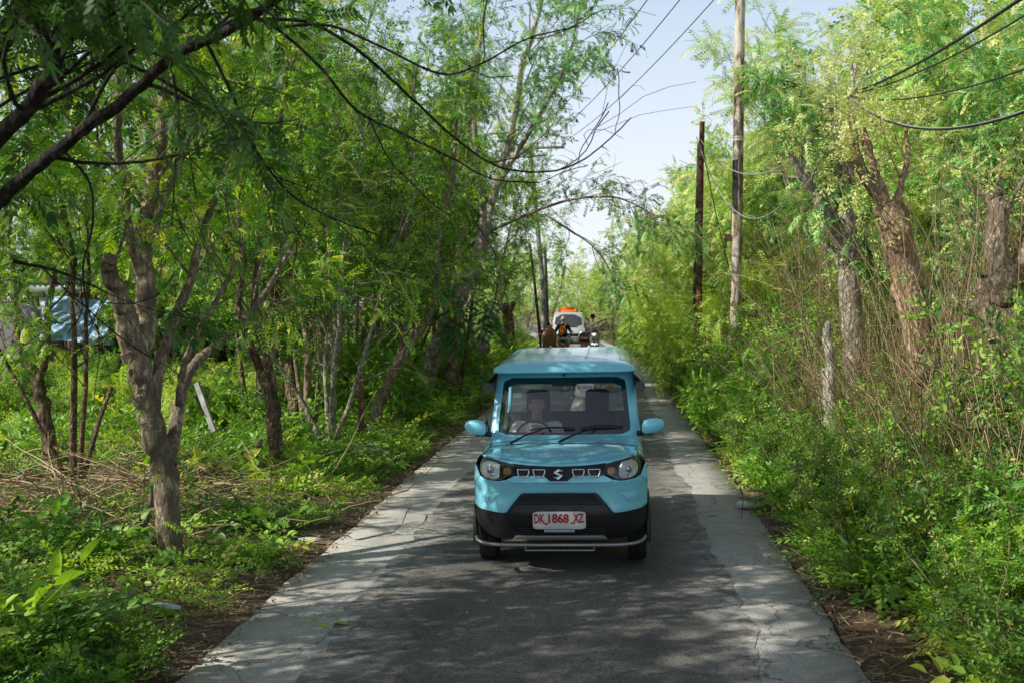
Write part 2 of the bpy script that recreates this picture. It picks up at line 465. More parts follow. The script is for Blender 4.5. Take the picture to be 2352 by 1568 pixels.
# ------------------------------------------------------------------ foliage templates (local +Y = along, +Z = upper face)
def t_pinnate(pairs, L, ll, lw, droop=.5, ang=58, term=True):
    V = []; F = []
    def leaf(y, side):
        a = R(ang) if side else 0
        d = np.array([math.sin(a) * (side or 0), math.cos(a), 0]); s = np.array([d[1], -d[0], 0])
        b = np.array([0, y, 0])
        pts = [b, b + d * ll * .45 + s * lw / 2, b + d * ll, b + d * ll * .5 - s * lw / 2]
        k = len(V)
        for q in pts:
            z = -droop * q[1] ** 2 / L - .35 * abs(q[0]) + (.25 * lw if q is pts[1] else 0)
            V.append((q[0], q[1], z))
        F.append((k, k + 1, k + 2, k + 3))
    for i in range(pairs):
        y = L * (.15 + .85 * i / (pairs - 1 if pairs > 1 else 1))
        leaf(y, 1); leaf(y, -1)
    if term: leaf(L, 0)
    k = len(V); w = .0022
    for y in (0, L): V += [(-w, y, -droop * y * y / L + .001), (w, y, -droop * y * y / L + .001)]
    F.append((k, k + 1, k + 3, k + 2))
    return np.array(V, float), np.array(F, int)

def t_ovate(n, L, ll, lw, droop=.4, seed=0, spread=70):
    rs = np.random.RandomState(seed); V = []; F = []
    for i in range(n):
        y = L * (.2 + .8 * i / max(1, n - 1)); side = 1 if i % 2 else -1
        a = R(spread * (1 - .75 * (i / max(1, n - 1)))) * side + rs.randn() * .2
        el = rs.uniform(-.5, .25)
        d = np.array([math.sin(a) * math.cos(el), math.cos(a) * math.cos(el), math.sin(el)])
        s = unit(np.cross(d, [rs.randn() * .25, 0, 1])); nrm = np.cross(s, d)
        b = np.array([0, y, -droop * y * y / max(L, .01)]); l = ll * rs.uniform(.75, 1.15); w = lw * rs.uniform(.8, 1.1)
        b = b + d * l * .15
        k = len(V)
        fold = nrm * w * .16
        P = [b, b + d * l * .3 - s * w * .5 + fold, b + d * l * .68 - s * w * .38 + fold - nrm * l * .05, b + d * l - nrm * l * .14,
             b + d * l * .68 + s * w * .38 + fold - nrm * l * .05, b + d * l * .3 + s * w * .5 + fold]
        V += [tuple(q) for q in P]
        F += [(k, k + 3, k + 2, k + 1), (k, k + 5, k + 4, k + 3)]
    k = len(V); w = .0025
    for y in (0, L): V += [(-w, y, -droop * y * y / max(L, .01)), (w, y, -droop * y * y / max(L, .01))]
    F.append((k, k + 1, k + 3, k + 2))
    return np.array(V, float), np.array(F, int)

T_PIN = t_pinnate(6, .24, .07, .03)
T_PIN = [T_PIN, t_pinnate(5, .19, .06, .029, droop=1.), t_pinnate(8, .3, .062, .024, droop=.25, ang=50), t_pinnate(4, .16, .08, .036, droop=.6, ang=48), t_ovate(5, .18, .075, .036, seed=12, droop=.9)]
T_FINE = t_pinnate(7, .26, .055, .019, droop=.6, ang=66)
T_OV = t_ovate(5, .2, .085, .045, seed=2)
T_OVB = t_ovate(6, .3, .13, .06, seed=5, droop=.5)
T_FAR = t_pinnate(4, .3, .12, .055, droop=.5)

# ------------------------------------------------------------------ tree growth
def grow(rs, p, d, L, n, wob, up, droop=0.):
    pts = [np.array(p, float)]; d = unit(d)
    for i in range(n):
        t = i / n
        d = unit(d + rs.randn(3) * wob + np.array([0, 0, up - droop * t]))
        pts.append(pts[-1] + d * L / n)
    return np.array(pts)

def at_t(P, t):
    f = t * (len(P) - 1); i = min(int(f), len(P) - 2); u = f - i
    return P[i] * (1 - u) + P[i + 1] * u, unit(P[i + 1] - P[i])

def side_dir(rs, tan, spread):
    r = rs.randn(3); r -= tan * r.dot(tan); r = unit(r)
    a = R(spread) * rs.uniform(.65, 1.25)
    return unit(tan * math.cos(a) + r * math.sin(a))

def fronds_on(rs, P, n, t0, locs, ys, ups):
    for i in range(n):
        p, tan = at_t(P, min(1, t0 + (1 - t0) * (i + rs.rand()) / n))
        y = side_dir(rs, tan, 58) if i < n - 2 else unit(tan + rs.randn(3) * .25)
        locs.append(p); ys.append(y); ups.append(unit(np.array([0, 0, 1.]) + rs.randn(3) * .55))

def flush(rs, geo, tmpl, locs, ys, ups, tint, tvar, smin=.75, smax=1.2, yellow=.02):
    if not locs: return
    locs, ys, ups = np.array(locs), np.array(ys), np.array(ups)
    M = frames(ys, ups) * rs.uniform(smin, smax, len(locs))[:, None, None]
    # light and dark clumps: low-frequency waves through the crown plus noise per spray
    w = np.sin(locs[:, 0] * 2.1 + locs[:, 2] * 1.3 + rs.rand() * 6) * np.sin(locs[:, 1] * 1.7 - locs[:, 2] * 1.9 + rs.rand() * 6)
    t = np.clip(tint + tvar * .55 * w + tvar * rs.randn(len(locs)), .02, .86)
    t[rs.rand(len(locs)) < yellow] = rs.uniform(.93, 1.)
    if isinstance(tmpl, list):
        pick = rs.choice(len(tmpl), len(locs), p=np.array([.34, .2, .18, .14, .14][:len(tmpl)]) / sum([.34, .2, .18, .14, .14][:len(tmpl)]))
        for i, tm in enumerate(tmpl):
            k = pick == i; scatter(geo, tm[0], tm[1], locs[k], M[k], t[k])
    else: scatter(geo, tmpl[0], tmpl[1], locs, M, t)

DEF = dict(nb=7, bt0=.35, bl=(1.2, 2.2), bspread=48, bup=.06, bdroop=.05, nt=6, tl=(.5, .9), tspread=50, tup=.0, tdroop=.22,
           nf=8, tmpl=T_PIN, tint=.45, tvar=.16, br=.34, leaf_t0=.1, yellow=.02, wob=.12, fs=(.55, .9), bare=0., stemleaf=0)

def dress(rs, stems, wood, twigs, leaves, cfg):
    c = dict(DEF); c.update(cfg)
    locs, ys, ups = [], [], []
    for P, r0, r1, *own in stems:
        o = own[0] if own else {}
        nb = o.get('nb', c['nb']); t0 = o.get('bt0', c['bt0'])
        Rr = r0 + (r1 - r0) * np.linspace(0, 1, len(P)) ** .9
        tube(wood, P, Rr, 9 if r0 > .06 else 6)
        for i in range(nb):
            t = t0 + (1 - t0) * (i + rs.rand()) / nb
            p, tan = at_t(P, min(t, 1)); r = np.interp(t, np.linspace(0, 1, len(P)), Rr)
            sp = c['bspread'] * (1 - .45 * (t - t0) / (1 - t0 + 1e-6))
            d = side_dir(rs, tan, sp)
            if 'bias' in o: d = unit(d + np.array(o['bias']))
            elif 'bias' in c: d = unit(d + np.array(c['bias']))
            L = rs.uniform(*o.get('bl', c['bl'])) * (1.1 - .4 * t)
            B = grow(rs, p, d, L, 7, c['wob'], c['bup'], c['bdroop'])
            rb = max(min(.010, r * .6), r * c['br'] * rs.uniform(.7, 1.15))
            tube(wood, B, np.linspace(rb, max(.003, rb * .28), len(B)), 5)
            bare = rs.rand() < o.get('bare', c['bare'])
            n_t = o.get('nt', c['nt'])
            for j in range(n_t):
                tt = .22 + .78 * (j + rs.rand()) / n_t
                q, tg = at_t(B, min(tt, 1))
                tw = grow(rs, q, side_dir(rs, tg, c['tspread']), rs.uniform(*c['tl']) * (1.15 - .4 * tt), 4, c['wob'] * 1.3, c['tup'], c['tdroop'])
                tube(twigs, tw, np.linspace(max(min(.0055, rb * .7), rb * .3), min(.003, rb * .5), len(tw)), 3, cap=False)
                if not bare: fronds_on(rs, tw, c['nf'], c['leaf_t0'], locs, ys, ups)
            if not bare: fronds_on(rs, B[3:], c['nf'] // 2, .3, locs, ys, ups)
        for i in range(o.get('ivy', 0)):          # creepers clinging to the trunk
            p, tan = at_t(P, rs.rand() ** .8); out_ = side_dir(rs, tan, 85); rr_ = np.interp(rs.rand(), [0, 1], [r0, r1])
            locs.append(p + out_ * rr_ * 1.02); ys.append(unit(out_ + rs.randn(3) * .5 + (0, 0, .2))); ups.append(unit(np.array([0, 0, 1.]) + out_ * .6 + rs.randn(3) * .4))
        if c['stemleaf']: fronds_on(rs, P[len(P) // 2:], c['stemleaf'], .1, locs, ys, ups)
    flush(rs, leaves, c['tmpl'], locs, ys, ups, c['tint'], c['tvar'], *c['fs'], yellow=c['yellow'])

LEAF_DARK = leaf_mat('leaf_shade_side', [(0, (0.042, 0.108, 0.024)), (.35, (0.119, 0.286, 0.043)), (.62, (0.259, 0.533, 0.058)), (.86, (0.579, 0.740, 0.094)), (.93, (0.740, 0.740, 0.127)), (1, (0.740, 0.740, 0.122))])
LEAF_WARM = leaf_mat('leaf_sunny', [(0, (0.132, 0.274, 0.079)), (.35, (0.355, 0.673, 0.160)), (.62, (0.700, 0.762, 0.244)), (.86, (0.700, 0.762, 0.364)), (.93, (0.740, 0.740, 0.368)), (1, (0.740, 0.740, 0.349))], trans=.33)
LEAF_COOL = leaf_mat('leaf_bluegreen', [(0, (0.061, 0.140, 0.055)), (.35, (0.146, 0.340, 0.109)), (.62, (0.269, 0.558, 0.167)), (.86, (0.522, 0.740, 0.244)), (.93, (0.740, 0.740, 0.265)), (1, (0.740, 0.740, 0.256))])
LEAF_HERB = leaf_mat('leaf_herb', [(0, (0.055, 0.116, 0.033)), (.35, (0.164, 0.338, 0.061)), (.62, (0.364, 0.619, 0.091)), (.86, (0.707, 0.725, 0.145)), (.93, (0.740, 0.740, 0.184)), (1, (0.740, 0.680, 0.258))], trans=.33)
LEAF_FINE = leaf_mat('leaf_feathery', [(0, (0.094, 0.212, 0.038)), (.35, (0.268, 0.513, 0.073)), (.62, (0.532, 0.718, 0.122)), (.86, (0.646, 0.718, 0.208)), (1, (0.740, 0.740, 0.254))], trans=.38)
BARK_GREY = bark_mat('bark_grey', (0.292, 0.229, 0.164), (0.619, 0.492, 0.347), 7)
BARK_BROWN = bark_mat('bark_brown', (0.167, 0.117, 0.075), (0.434, 0.316, 0.208), 8)
BARK_PALE = bark_mat('bark_pale', (0.384, 0.333, 0.275), (0.767, 0.683, 0.567), 7)
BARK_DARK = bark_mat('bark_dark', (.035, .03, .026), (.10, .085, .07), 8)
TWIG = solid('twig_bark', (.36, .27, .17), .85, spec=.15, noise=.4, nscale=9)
TWIG_PALE = solid('pale_twig_bark', (.56, .44, .29), .85, spec=.15, noise=.4, nscale=9)
DRY = leaf_mat('dry_stem', [(0, (0.084, 0.054, 0.030)), (.4, (0.264, 0.180, 0.102)), (.75, (0.480, 0.360, 0.204)), (1, (0.624, 0.504, 0.324))], trans=.05)

def make_tree(name, label, cat, base, stems, cfg, seed, leafmat, bark, twigmat=TWIG, group=None, extra=None):
    """stems are world polylines; parts: trunk (with its limbs), twigs, crown"""
    rs = np.random.RandomState(seed)
    base = np.array(base, float)
    root = empty(name, base, label, cat, group)
    wood, twigs, leaves = Geo(), Geo(), Geo()
    dress(rs, stems, wood, twigs, leaves, cfg)
    if extra: extra(rs, wood, twigs, leaves)
    wood.obj('trunk', bark, root, True, base)
    if leaves.V or twigs.V:        # the crown: leaf sprays (first material) and the fine twigs that carry them (second)
        nl = leaves.count(); both = Geo()
        for g in (leaves, twigs):
            if not g.V: continue
            both.F += [f + both.n for f in g.F]; both.V += g.V; both.T += g.T; both.n += g.n
        me = both.mesh('crown', leafmat, False, base); me.materials.append(twigmat)
        mi = np.zeros(both.count(), np.int32); mi[nl:] = 1
        me.polygons.foreach_set('material_index', mi); me.update()
        link('crown', me, root)
    return root

def knots(rs, P, r0, r1, amp=.3):
    """a smoother, lumpier trunk line"""
    Q = catmull(P, 5)
    return Q + rs.randn(len(Q), 3) * (r0 * amp * .35)

def px_line(pts, Y, dy=0.):
    n = len(pts)
    return np.array([W(x, y, Y + dy * i / max(1, n - 1)) for i, (x, y) in enumerate(pts)])

def root_to_ground(P):
    P = np.array(P); x, y = P[0, 0], P[0, 1]
    P[0, 2] = float(gz(x, y)) - .08
    return P
# ------------------------------------------------------------------ the trees along the left of the road (surveyed one by one)
def S(pts, Y, r0, r1, dy=0., **own):
    P = px_line(pts, Y, dy)
    rs = np.random.RandomState(abs(int(pts[0][0] * 7 + pts[0][1])))
    return [knots(rs, P, r0, r1), r0, r1, own]

def ground_first(st):
    P = st[0]; z = float(gz(P[0, 0], P[0, 1])) - .1
    P[0, 2] = min(P[0, 2], z); return st

def flare(st, k=1.35):
    return st

LEFT_CFG = dict(nb=6, bl=(1.3, 2.5), nt=7, tl=(.6, 1.1), nf=13, tmpl=T_PIN, tint=.45, tvar=.26, bare=.14, bspread=52)

# forked tree at the left verge
Y = 9.5
st = [ground_first(S([(396, 1345), (390, 1230), (380, 1090), (352, 985), (330, 890), (306, 800)], Y, .108, .112, nb=0, ivy=14)),
      S([(310, 820), (292, 740), (280, 700), (258, 640), (246, 590)], Y, .11, .06, -.3, nb=1, bl=(.5, .9)),
      S([(312, 830), (334, 740), (334, 640), (325, 545), (350, 430), (372, 300), (380, 160), (392, 20), (400, -120)], Y, .105, .03, .9, nb=9, bt0=.3),
      S([(330, 640), (300, 545), (285, 430), (270, 300), (278, 160), (262, 20), (250, -130)], Y + .2, .055, .02, -.8, nb=8, bt0=.3),
      S([(340, 560), (372, 470), (420, 350), (455, 220), (500, 90), (560, -60)], Y + .3, .05, .018, .5, nb=8, bt0=.3),
      S([(385, 1070), (402, 985), (420, 890), (452, 830), (500, 790), (560, 735), (625, 650), (672, 560)], Y, .07, .02, 1.6, nb=5, bt0=.6),
      S([(350, 930), (372, 830), (400, 740), (438, 640), (470, 520), (520, 400), (590, 290)], Y, .062, .02, .9, nb=7, bt0=.4),
      S([(412, 930), (420, 850), (452, 770), (520, 650), (560, 560)], Y + .1, .04, .015, .7, nb=4, bt0=.5),
      S([(360, 1085), (345, 1160), (328, 1215)], Y + .3, .035, .03, nb=0)]
make_tree('forked_tree', 'big grey-barked tree on the left verge with its trunk forked above a broken stub', 'tree', G(393, 1338), st,
          dict(LEFT_CFG, tmpl=T_PIN, nf=11, nt=6), 11, LEAF_DARK, BARK_GREY)

# slender tree at the far left
Y = 14.6
st = [ground_first(S([(128, 1112), (112, 1010), (96, 910), (78, 860)], Y, .105, .085, nb=0)),
      S([(80, 870), (58, 820), (40, 760), (34, 660), (20, 540), (30, 400)], Y, .065, .02, .6, nb=7, bt0=.3),
      S([(90, 880), (108, 800), (112, 700), (140, 560), (150, 420), (190, 280)], Y, .06, .02, -.6, nb=7, bt0=.35)]
make_tree('slender_tree', 'slender forked tree in the sunlit clearing at the far left edge', 'tree', G(126, 1108), st, dict(LEFT_CFG, nf=7), 12, LEAF_DARK, BARK_BROWN)

# twin-stemmed reddish tree
Y = 15.6
st = [ground_first(S([(640, 1085), (632, 1010), (626, 930), (612, 850)], Y, .115, .10, nb=0)),
      S([(615, 900), (592, 830), (566, 770), (548, 700), (560, 600), (540, 470), (520, 340), (540, 200)], Y, .075, .02, .5, nb=8, bt0=.45),
      S([(628, 900), (606, 800), (584, 720), (590, 620), (620, 500), (640, 370), (650, 230), (690, 90)], Y, .075, .02, -.8, nb=8, bt0=.45)]
make_tree('twin_stemmed_tree', 'reddish-brown twin-stemmed tree behind the weeds between the forked tree and the leaning trees', 'tree', G(640, 1082), st, dict(LEFT_CFG), 13, LEAF_DARK, BARK_BROWN)

# crooked tree with the bowed branch
Y = 19.
st = [ground_first(S([(688, 1010), (680, 930), (668, 850), (650, 790), (640, 720), (632, 640), (650, 520), (690, 400), (720, 270), (740, 120)], Y, .16, .03, nb=9, bt0=.4)),
      S([(672, 830), (692, 745), (730, 680), (752, 640), (742, 600), (700, 560), (690, 480), (730, 360)], Y, .10, .03, -.7, nb=7, bt0=.4),
      S([(655, 800), (622, 720), (600, 640), (612, 520), (600, 400)], Y, .08, .03, .6, nb=7, bt0=.4)]
make_tree('crooked_tree', 'crooked dark tree with a bowed branch standing right of the twin-stemmed tree', 'tree', G(688, 1005), st, dict(LEFT_CFG, tint=.36), 14, LEAF_DARK, BARK_BROWN)

# slim leaning tree in front of the big leaning one
Y = 19.5
st = [ground_first(S([(848, 1030), (872, 930), (905, 850), (950, 780), (985, 720), (1000, 640), (1010, 520), (1040, 400), (1050, 270)], Y, .11, .03, nb=9, bt0=.4)),
      S([(905, 850), (930, 760), (940, 660), (930, 540), (950, 420), (940, 280), (960, 140)], Y, .06, .02, .5, nb=8, bt0=.35)]
make_tree('leaning_tree', 'slimmer mottled tree leaning right, left of the thick leaning tree', 'tree', G(850, 1024), st, dict(LEFT_CFG, tint=.42), 15, LEAF_DARK, BARK_GREY)

# thick leaning tree
Y = 25.
st = [ground_first(S([(955, 965), (975, 890), (1000, 810), (1030, 740), (1062, 670), (1092, 610), (1112, 545)], Y, .21, .14, nb=0)),
      S([(1110, 550), (1128, 470), (1150, 390), (1180, 280), (1200, 150), (1240, 20), (1260, -100)], Y, .12, .03, 1., nb=11, bt0=.3, bl=(1.8, 3.4)),
      S([(1105, 570), (1110, 480), (1096, 380), (1090, 260), (1100, 120), (1120, -20)], Y, .09, .03, -1., nb=10, bt0=.3, bl=(1.6, 3.)),
      S([(1140, 430), (1200, 330), (1260, 230), (1310, 120), (1330, 20)], Y, .07, .02, -1.6, nb=11, bt0=.25, bl=(.8, 1.5)),
      S([(1018, 770), (1038, 690), (1052, 610), (1060, 500), (1040, 390), (1060, 260), (1040, 110)], Y, .10, .03, .8, nb=9, bt0=.4)]
make_tree('leaning_tree', 'thick mottled tree leaning right over the road edge beside the blue pickup', 'tree', G(957, 958), st,
          dict(LEFT_CFG, tint=.46, nt=7, nf=12, tmpl=T_PIN), 16, LEAF_COOL, BARK_PALE)

# bough that crosses the gap of sky, and hanging sprays: a taller tree just behind the leaning one
Y = 27.
st = [ground_first(S([(1030, 930), (1042, 800), (1060, 640), (1075, 560)], Y, .15, .10, nb=0)),
      S([(1075, 570), (1130, 530), (1220, 490), (1300, 462), (1370, 452), (1430, 458), (1490, 490), (1530, 540)], Y, .045, .010, -3., nb=17, bt0=.3, bl=(.9, 1.7), bias=(.25, 0, -.35)),
      S([(1250, 492), (1310, 530), (1360, 565), (1400, 620), (1420, 690)], Y - 1.4, .03, .01, -.8, nb=8, bt0=.2, bl=(.6, 1.2), bias=(.1, 0, -.5)),
      S([(1075, 570), (1060, 440), (1080, 300), (1060, 150)], Y, .08, .02, 1., nb=9, bt0=.2)]
make_tree('arching_tree', 'tree whose long thin bough arches right across the gap of sky over the road', 'tree', G(1032, 925), st,
          dict(LEFT_CFG, tint=.36, nt=4, nf=6, tdroop=.4, fs=(.6, 1.)), 17, LEAF_COOL, BARK_GREY)

# the near tree whose boughs overhang from beyond the left edge
Y = 4.9
st = [ground_first([px_line([(-470, 1500), (-430, 1000), (-330, 700), (-220, 560)], Y), .2, .15, dict(nb=0)]),
      S([(-220, 570), (-60, 520), (20, 440), (90, 380), (180, 310), (290, 225), (380, 145), (470, 95), (560, 50), (680, -40), (800, -140)], Y, .038, .018, -.4, nb=4, bt0=.2, bl=(.6, 1.1)),
      S([(-240, 600), (-120, 360), (-40, 180), (20, 60), (60, -80)], Y, .045, .02, .5, nb=16, bt0=.3, bl=(.8, 1.5)),
      S([(-200, 580), (-30, 340), (80, 230), (140, 80), (200, -90)], Y - .6, .045, .02, -.6, nb=18, bt0=.4, bl=(.6, 1.3)),
      S([(180, 310), (265, 155), (320, 160), (372, 185), (450, 232), (530, 290), (590, 350), (660, 440), (760, 500), (880, 545)], Y, .010, .004, .4, nb=3, bt0=.3, bl=(.5, 1.), nt=2, bare=1),
      S([(470, 90), (560, 40), (640, 70), (740, 160), (820, 255), (930, 310), (1050, 370), (1130, 412), (1240, 420)], Y, .010, .0035, .5, nb=3, bt0=.4, bl=(.4, .8), nt=2, bare=1),
      S([(560, 45), (700, 50), (800, 100), (880, 165), (960, 240), (1060, 330), (1150, 385), (1260, 395), (1330, 372), (1390, 330), (1450, 270)], Y + .2, .009, .003, .6, nb=4, bt0=.5, bl=(.3, .6), nt=2, bare=1),
      S([(640, 62), (760, 60), (880, 110), (1010, 170), (1100, 150), (1210, 90), (1330, 60)], Y + .1, .008, .003, .3, nb=3, bt0=.5, bl=(.3, .6), nt=2, bare=1),
      S([(390, 135), (410, 260), (402, 380), (395, 520)], Y, .007, .003, .3, nb=2, bt0=.5, bl=(.3, .5), nt=2, bare=1),
      S([(470, 90), (540, 230), (590, 350), (640, 460), (700, 560)], Y + .1, .009, .003, .3, nb=2, bt0=.5, bl=(.3, .5), nt=2, bare=1),
      S([(150, 350), (205, 420), (212, 520), (190, 620), (205, 720), (225, 760)], Y, .007, .003, .2, nb=2, bt0=.5, bl=(.3, .5), nt=2, bare=1),
      S([(30, 600), (120, 620), (200, 650), (260, 680)], Y, .009, .003, .2, nb=3, bt0=.2, bl=(.4, .7), nt=3, bare=.7)]
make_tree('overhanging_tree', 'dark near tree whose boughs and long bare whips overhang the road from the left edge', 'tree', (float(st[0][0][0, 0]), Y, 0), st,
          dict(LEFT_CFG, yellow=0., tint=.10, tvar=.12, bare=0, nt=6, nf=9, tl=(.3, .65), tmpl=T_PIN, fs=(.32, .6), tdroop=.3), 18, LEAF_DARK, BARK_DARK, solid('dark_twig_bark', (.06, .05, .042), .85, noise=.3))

# ------------------------------------------------------------------ many-stemmed trees filling the left row: six kinds of growth, copied
def seedling_tree(seed, name, label, cat, H, nst, spread, cfg, leafmat, bark, group, r=.07, lean=(0, 0), first=.12, twigmat=TWIG):
    rs = np.random.RandomState(seed)
    st = []
    b = np.zeros(3)
    th = rs.uniform(0, 6.28)
    for i in range(nst):
        a = th + i * 6.28 / nst + rs.randn() * .3
        d = unit(np.array([math.cos(a) * spread + lean[0], math.sin(a) * spread + lean[1], 1.]))
        L = H * rs.uniform(.75, 1.05)
        P = grow(rs, b + np.array([math.cos(a), math.sin(a), 0]) * r * .8 - np.array([0, 0, .1]), d, L, 11, .09, .035)
        r0 = r * rs.uniform(.6, 1.05)
        st.append([P, r0, r0 * .16, {}])
    return make_tree(name, label, cat, (0, 0, 0), st, dict(cfg, bt0=first), seed, leafmat, bark, twigmat, group)

ROW_CFG = dict(nb=15, bl=(1.1, 2.3), nt=6, tl=(.5, 1.), nf=13, tint=.42, tvar=.27, bare=.24)
rowkinds = []
for k, (H, n, sp, mat, bark, tm) in enumerate([(7.5, 4, .22, LEAF_DARK, BARK_BROWN, T_PIN), (9., 3, .16, LEAF_COOL, BARK_GREY, T_FINE), (6.5, 5, .3, LEAF_DARK, BARK_PALE, T_OV), (8.2, 4, .2, LEAF_COOL, BARK_BROWN, T_PIN)]):
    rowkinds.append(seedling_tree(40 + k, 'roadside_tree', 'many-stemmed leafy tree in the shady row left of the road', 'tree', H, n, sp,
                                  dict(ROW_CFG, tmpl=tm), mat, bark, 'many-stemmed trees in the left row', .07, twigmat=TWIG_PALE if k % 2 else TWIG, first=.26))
LEFT_ROW = [(-6.6, 13.6, 0, .8), (-5.0, 18.6, 1, 1.), (-4.3, 17.2, 2, .85), (-6.0, 21.2, 3, 1.), (-6.6, 23.2, 0, 1.05), (-6.8, 25.5, 1, 1.1), (-5.2, 28., 0, 1.1),
            (-7., 31., 2, 1.3), (-5.4, 34., 3, 1.1), (-8.2, 37.5, 1, 1.1), (-6.2, 41., 0, 1.1), (-9.2, 45., 3, 1.15), (-7.2, 50., 1, 1.), (-7.4, 27.2, 3, 1.),
            (-6.2, 19.4, 0, 1.05), (-8.4, 27.5, 3, 1.05), (-4.6, 31.5, 1, 1.05), (-4.5, 38., 2, 1.2), (-8.6, 21.5, 3, 1.), (-9.2, 24.6, 0, 1.05), (-7.8, 29.6, 2, 1.2), (-10.2, 27.5, 1, 1.05), (-9.4, 33., 3, 1.1), (-6.9, 36., 0, 1.1), (-10.6, 38., 2, 1.2), (-8.6, 42.5, 1, 1.1), (-5.6, 46., 3, 1.1), (-11.6, 31., 0, 1.1), (-6.4, 26.2, 2, 1.1)]
rs = np.random.RandomState(5)
used = {}
for i, (x, y, k, s) in enumerate(LEFT_ROW):
    x = x + float(xc(y))
    o = rowkinds[k] if k not in used else copy_tree(rowkinds[k])
    used[k] = 1
    o.location = (x, y, float(gz(x, y))); o.rotation_euler = (0, 0, rs.uniform(0, 6.28)); o.scale = (s, s, s)
# trees beside and behind the viewpoint: they shade the foreground
shadek = [seedling_tree(48 + k, 'roadside_tree', 'many-stemmed tree beyond the left edge of the picture shading the near road', 'tree', 8., 4, .22, dict(ROW_CFG, nb=10, nt=5, nf=8, bare=.35, fs=(.9, 1.35), tl=(.5, .9)), LEAF_DARK, BARK_BROWN, 'shade trees beyond the left edge', .07, first=.25) for k in range(2)]
usedk = {}
for i, (x, y, k, s) in enumerate([(-5.9, 5.2, 0, .95), (-7.6, 1.2, 3, 1.), (-5.6, -2.2, 1, .9), (-5.3, 7.0, 3, .8), (-8.2, 4.4, 1, 1.), (-6.7, 3.0, 0, .85), (-4.7, 2.6, 2, .85), (-8.4, 9.4, 0, .8)]):
    k = i % 2; o = shadek[k] if k not in usedk else copy_tree(shadek[k]); usedk[k] = 1
    o.location = (x, y, float(gz(x, y))); o.rotation_euler = (0, 0, rs.uniform(0, 6.28)); o.scale = (s, s, s)

# ------------------------------------------------------------------ right side: pollarded trunks
POLL = dict(nb=5, bl=(.4, 1.1), nt=3, tl=(.25, .55), nf=5, fs=(.4, .75), tmpl=T_OV, tint=.62, tvar=.15, bspread=40, bup=.12)
Y = 16.5
st = [ground_first(S([(1968, 985), (1960, 880), (1955, 760), (1950, 640), (1948, 560), (1935, 480)], Y, .17, .15, nb=0, ivy=18)),
      S([(1948, 600), (1920, 540), (1890, 480), (1862, 430), (1838, 395), (1812, 350)], Y, .10, .05, -.4, nb=5, bt0=.5),
      S([(1940, 500), (1936, 420), (1928, 350), (1915, 280), (1905, 230)], Y, .09, .03, .2, nb=8, bt0=.4),
      S([(1945, 470), (1952, 380), (1948, 300), (1960, 230), (1955, 150)], Y, .07, .025, .4, nb=9, bt0=.4),
      S([(1925, 400), (1900, 330), (1880, 290)], Y, .05, .03, .2, nb=4),
      S([(1862, 430), (1850, 360), (1870, 300), (1850, 220)], Y, .045, .02, .2, nb=7, bt0=.3),
      S([(1940, 620), (1900, 560), (1890, 500), (1900, 420), (1885, 330)], Y + .3, .05, .02, .4, nb=6, bt0=.4)]
make_tree('pollarded_tree', 'grey pollarded tree with short cut limbs, just right of the tall pole', 'tree', G(1966, 975), st, POLL, 31, LEAF_WARM, BARK_PALE)
Y = 13.6
st = [ground_first(S([(2170, 1030), (2152, 940), (2130, 840), (2105, 740), (2082, 640), (2058, 540), (2040, 470)], Y, .2, .18, nb=0, ivy=24)),
      S([(2045, 490), (2010, 440), (1985, 400), (1965, 350), (1958, 310)], Y, .085, .05, -.2, nb=4, bt0=.5, bl=(.3, .7)),
      S([(2042, 480), (2020, 420), (2000, 360), (1985, 300)], Y, .06, .04, .2, nb=4, bt0=.5, bl=(.3, .7)),
      S([(2058, 480), (2070, 420), (2085, 360), (2080, 290)], Y, .05, .02, .3, nb=6, bt0=.3),
      S([(2030, 450), (1990, 420), (1960, 420), (1940, 390)], Y, .04, .025, -.3, nb=4, bt0=.4, bl=(.3, .7))]
make_tree('pollarded_tree', 'thick leaning pollarded trunk with an orange-brown cut top at the right', 'tree', G(2166, 1020), st, dict(POLL, nf=7), 32, LEAF_WARM, bark_mat('bark_orange', (.44, .30, .18), (.70, .54, .37), 6))
Y = 12.
st = [ground_first(S([(2270, 1000), (2275, 900), (2290, 800), (2305, 700), (2300, 640)], Y, .2, .24, nb=0, ivy=34)),
      S([(2300, 660), (2286, 560), (2292, 470), (2285, 440)], Y, .12, .1, .2, nb=5, bt0=.4),
      S([(2310, 660), (2345, 590), (2380, 500), (2400, 380), (2390, 240)], Y, .09, .03, .4, nb=9, bt0=.4),
      S([(2260, 980), (2300, 900), (2350, 830), (2400, 760)], Y - .2, .07, .03, -.4, nb=5, bt0=.5),
      S([(2290, 940), (2340, 840), (2390, 700)], Y + .2, .05, .03, .2, nb=5, bt0=.5)]
make_tree('pollarded_tree', 'stout pollarded tree with a swollen trunk at the right edge', 'tree', G(2270, 990), st, dict(POLL, tint=.5), 33, LEAF_WARM, BARK_GREY)
st = [ground_first(S([(1912, 955), (1905, 890), (1908, 830), (1898, 770), (1903, 742)], 15.0, .10, .04, nb=0)),
      ground_first(S([(1900, 950), (1896, 880), (1888, 850)], 15.0, .05, .02, nb=0))]
make_tree('dead_stump', 'pale splintered dead stump left of the pollarded trunks', 'tree stump', G(1910, 950), st, {}, 34, LEAF_WARM, bark_mat('bark_dead', (.55, .50, .44), (.78, .74, .68), 9))

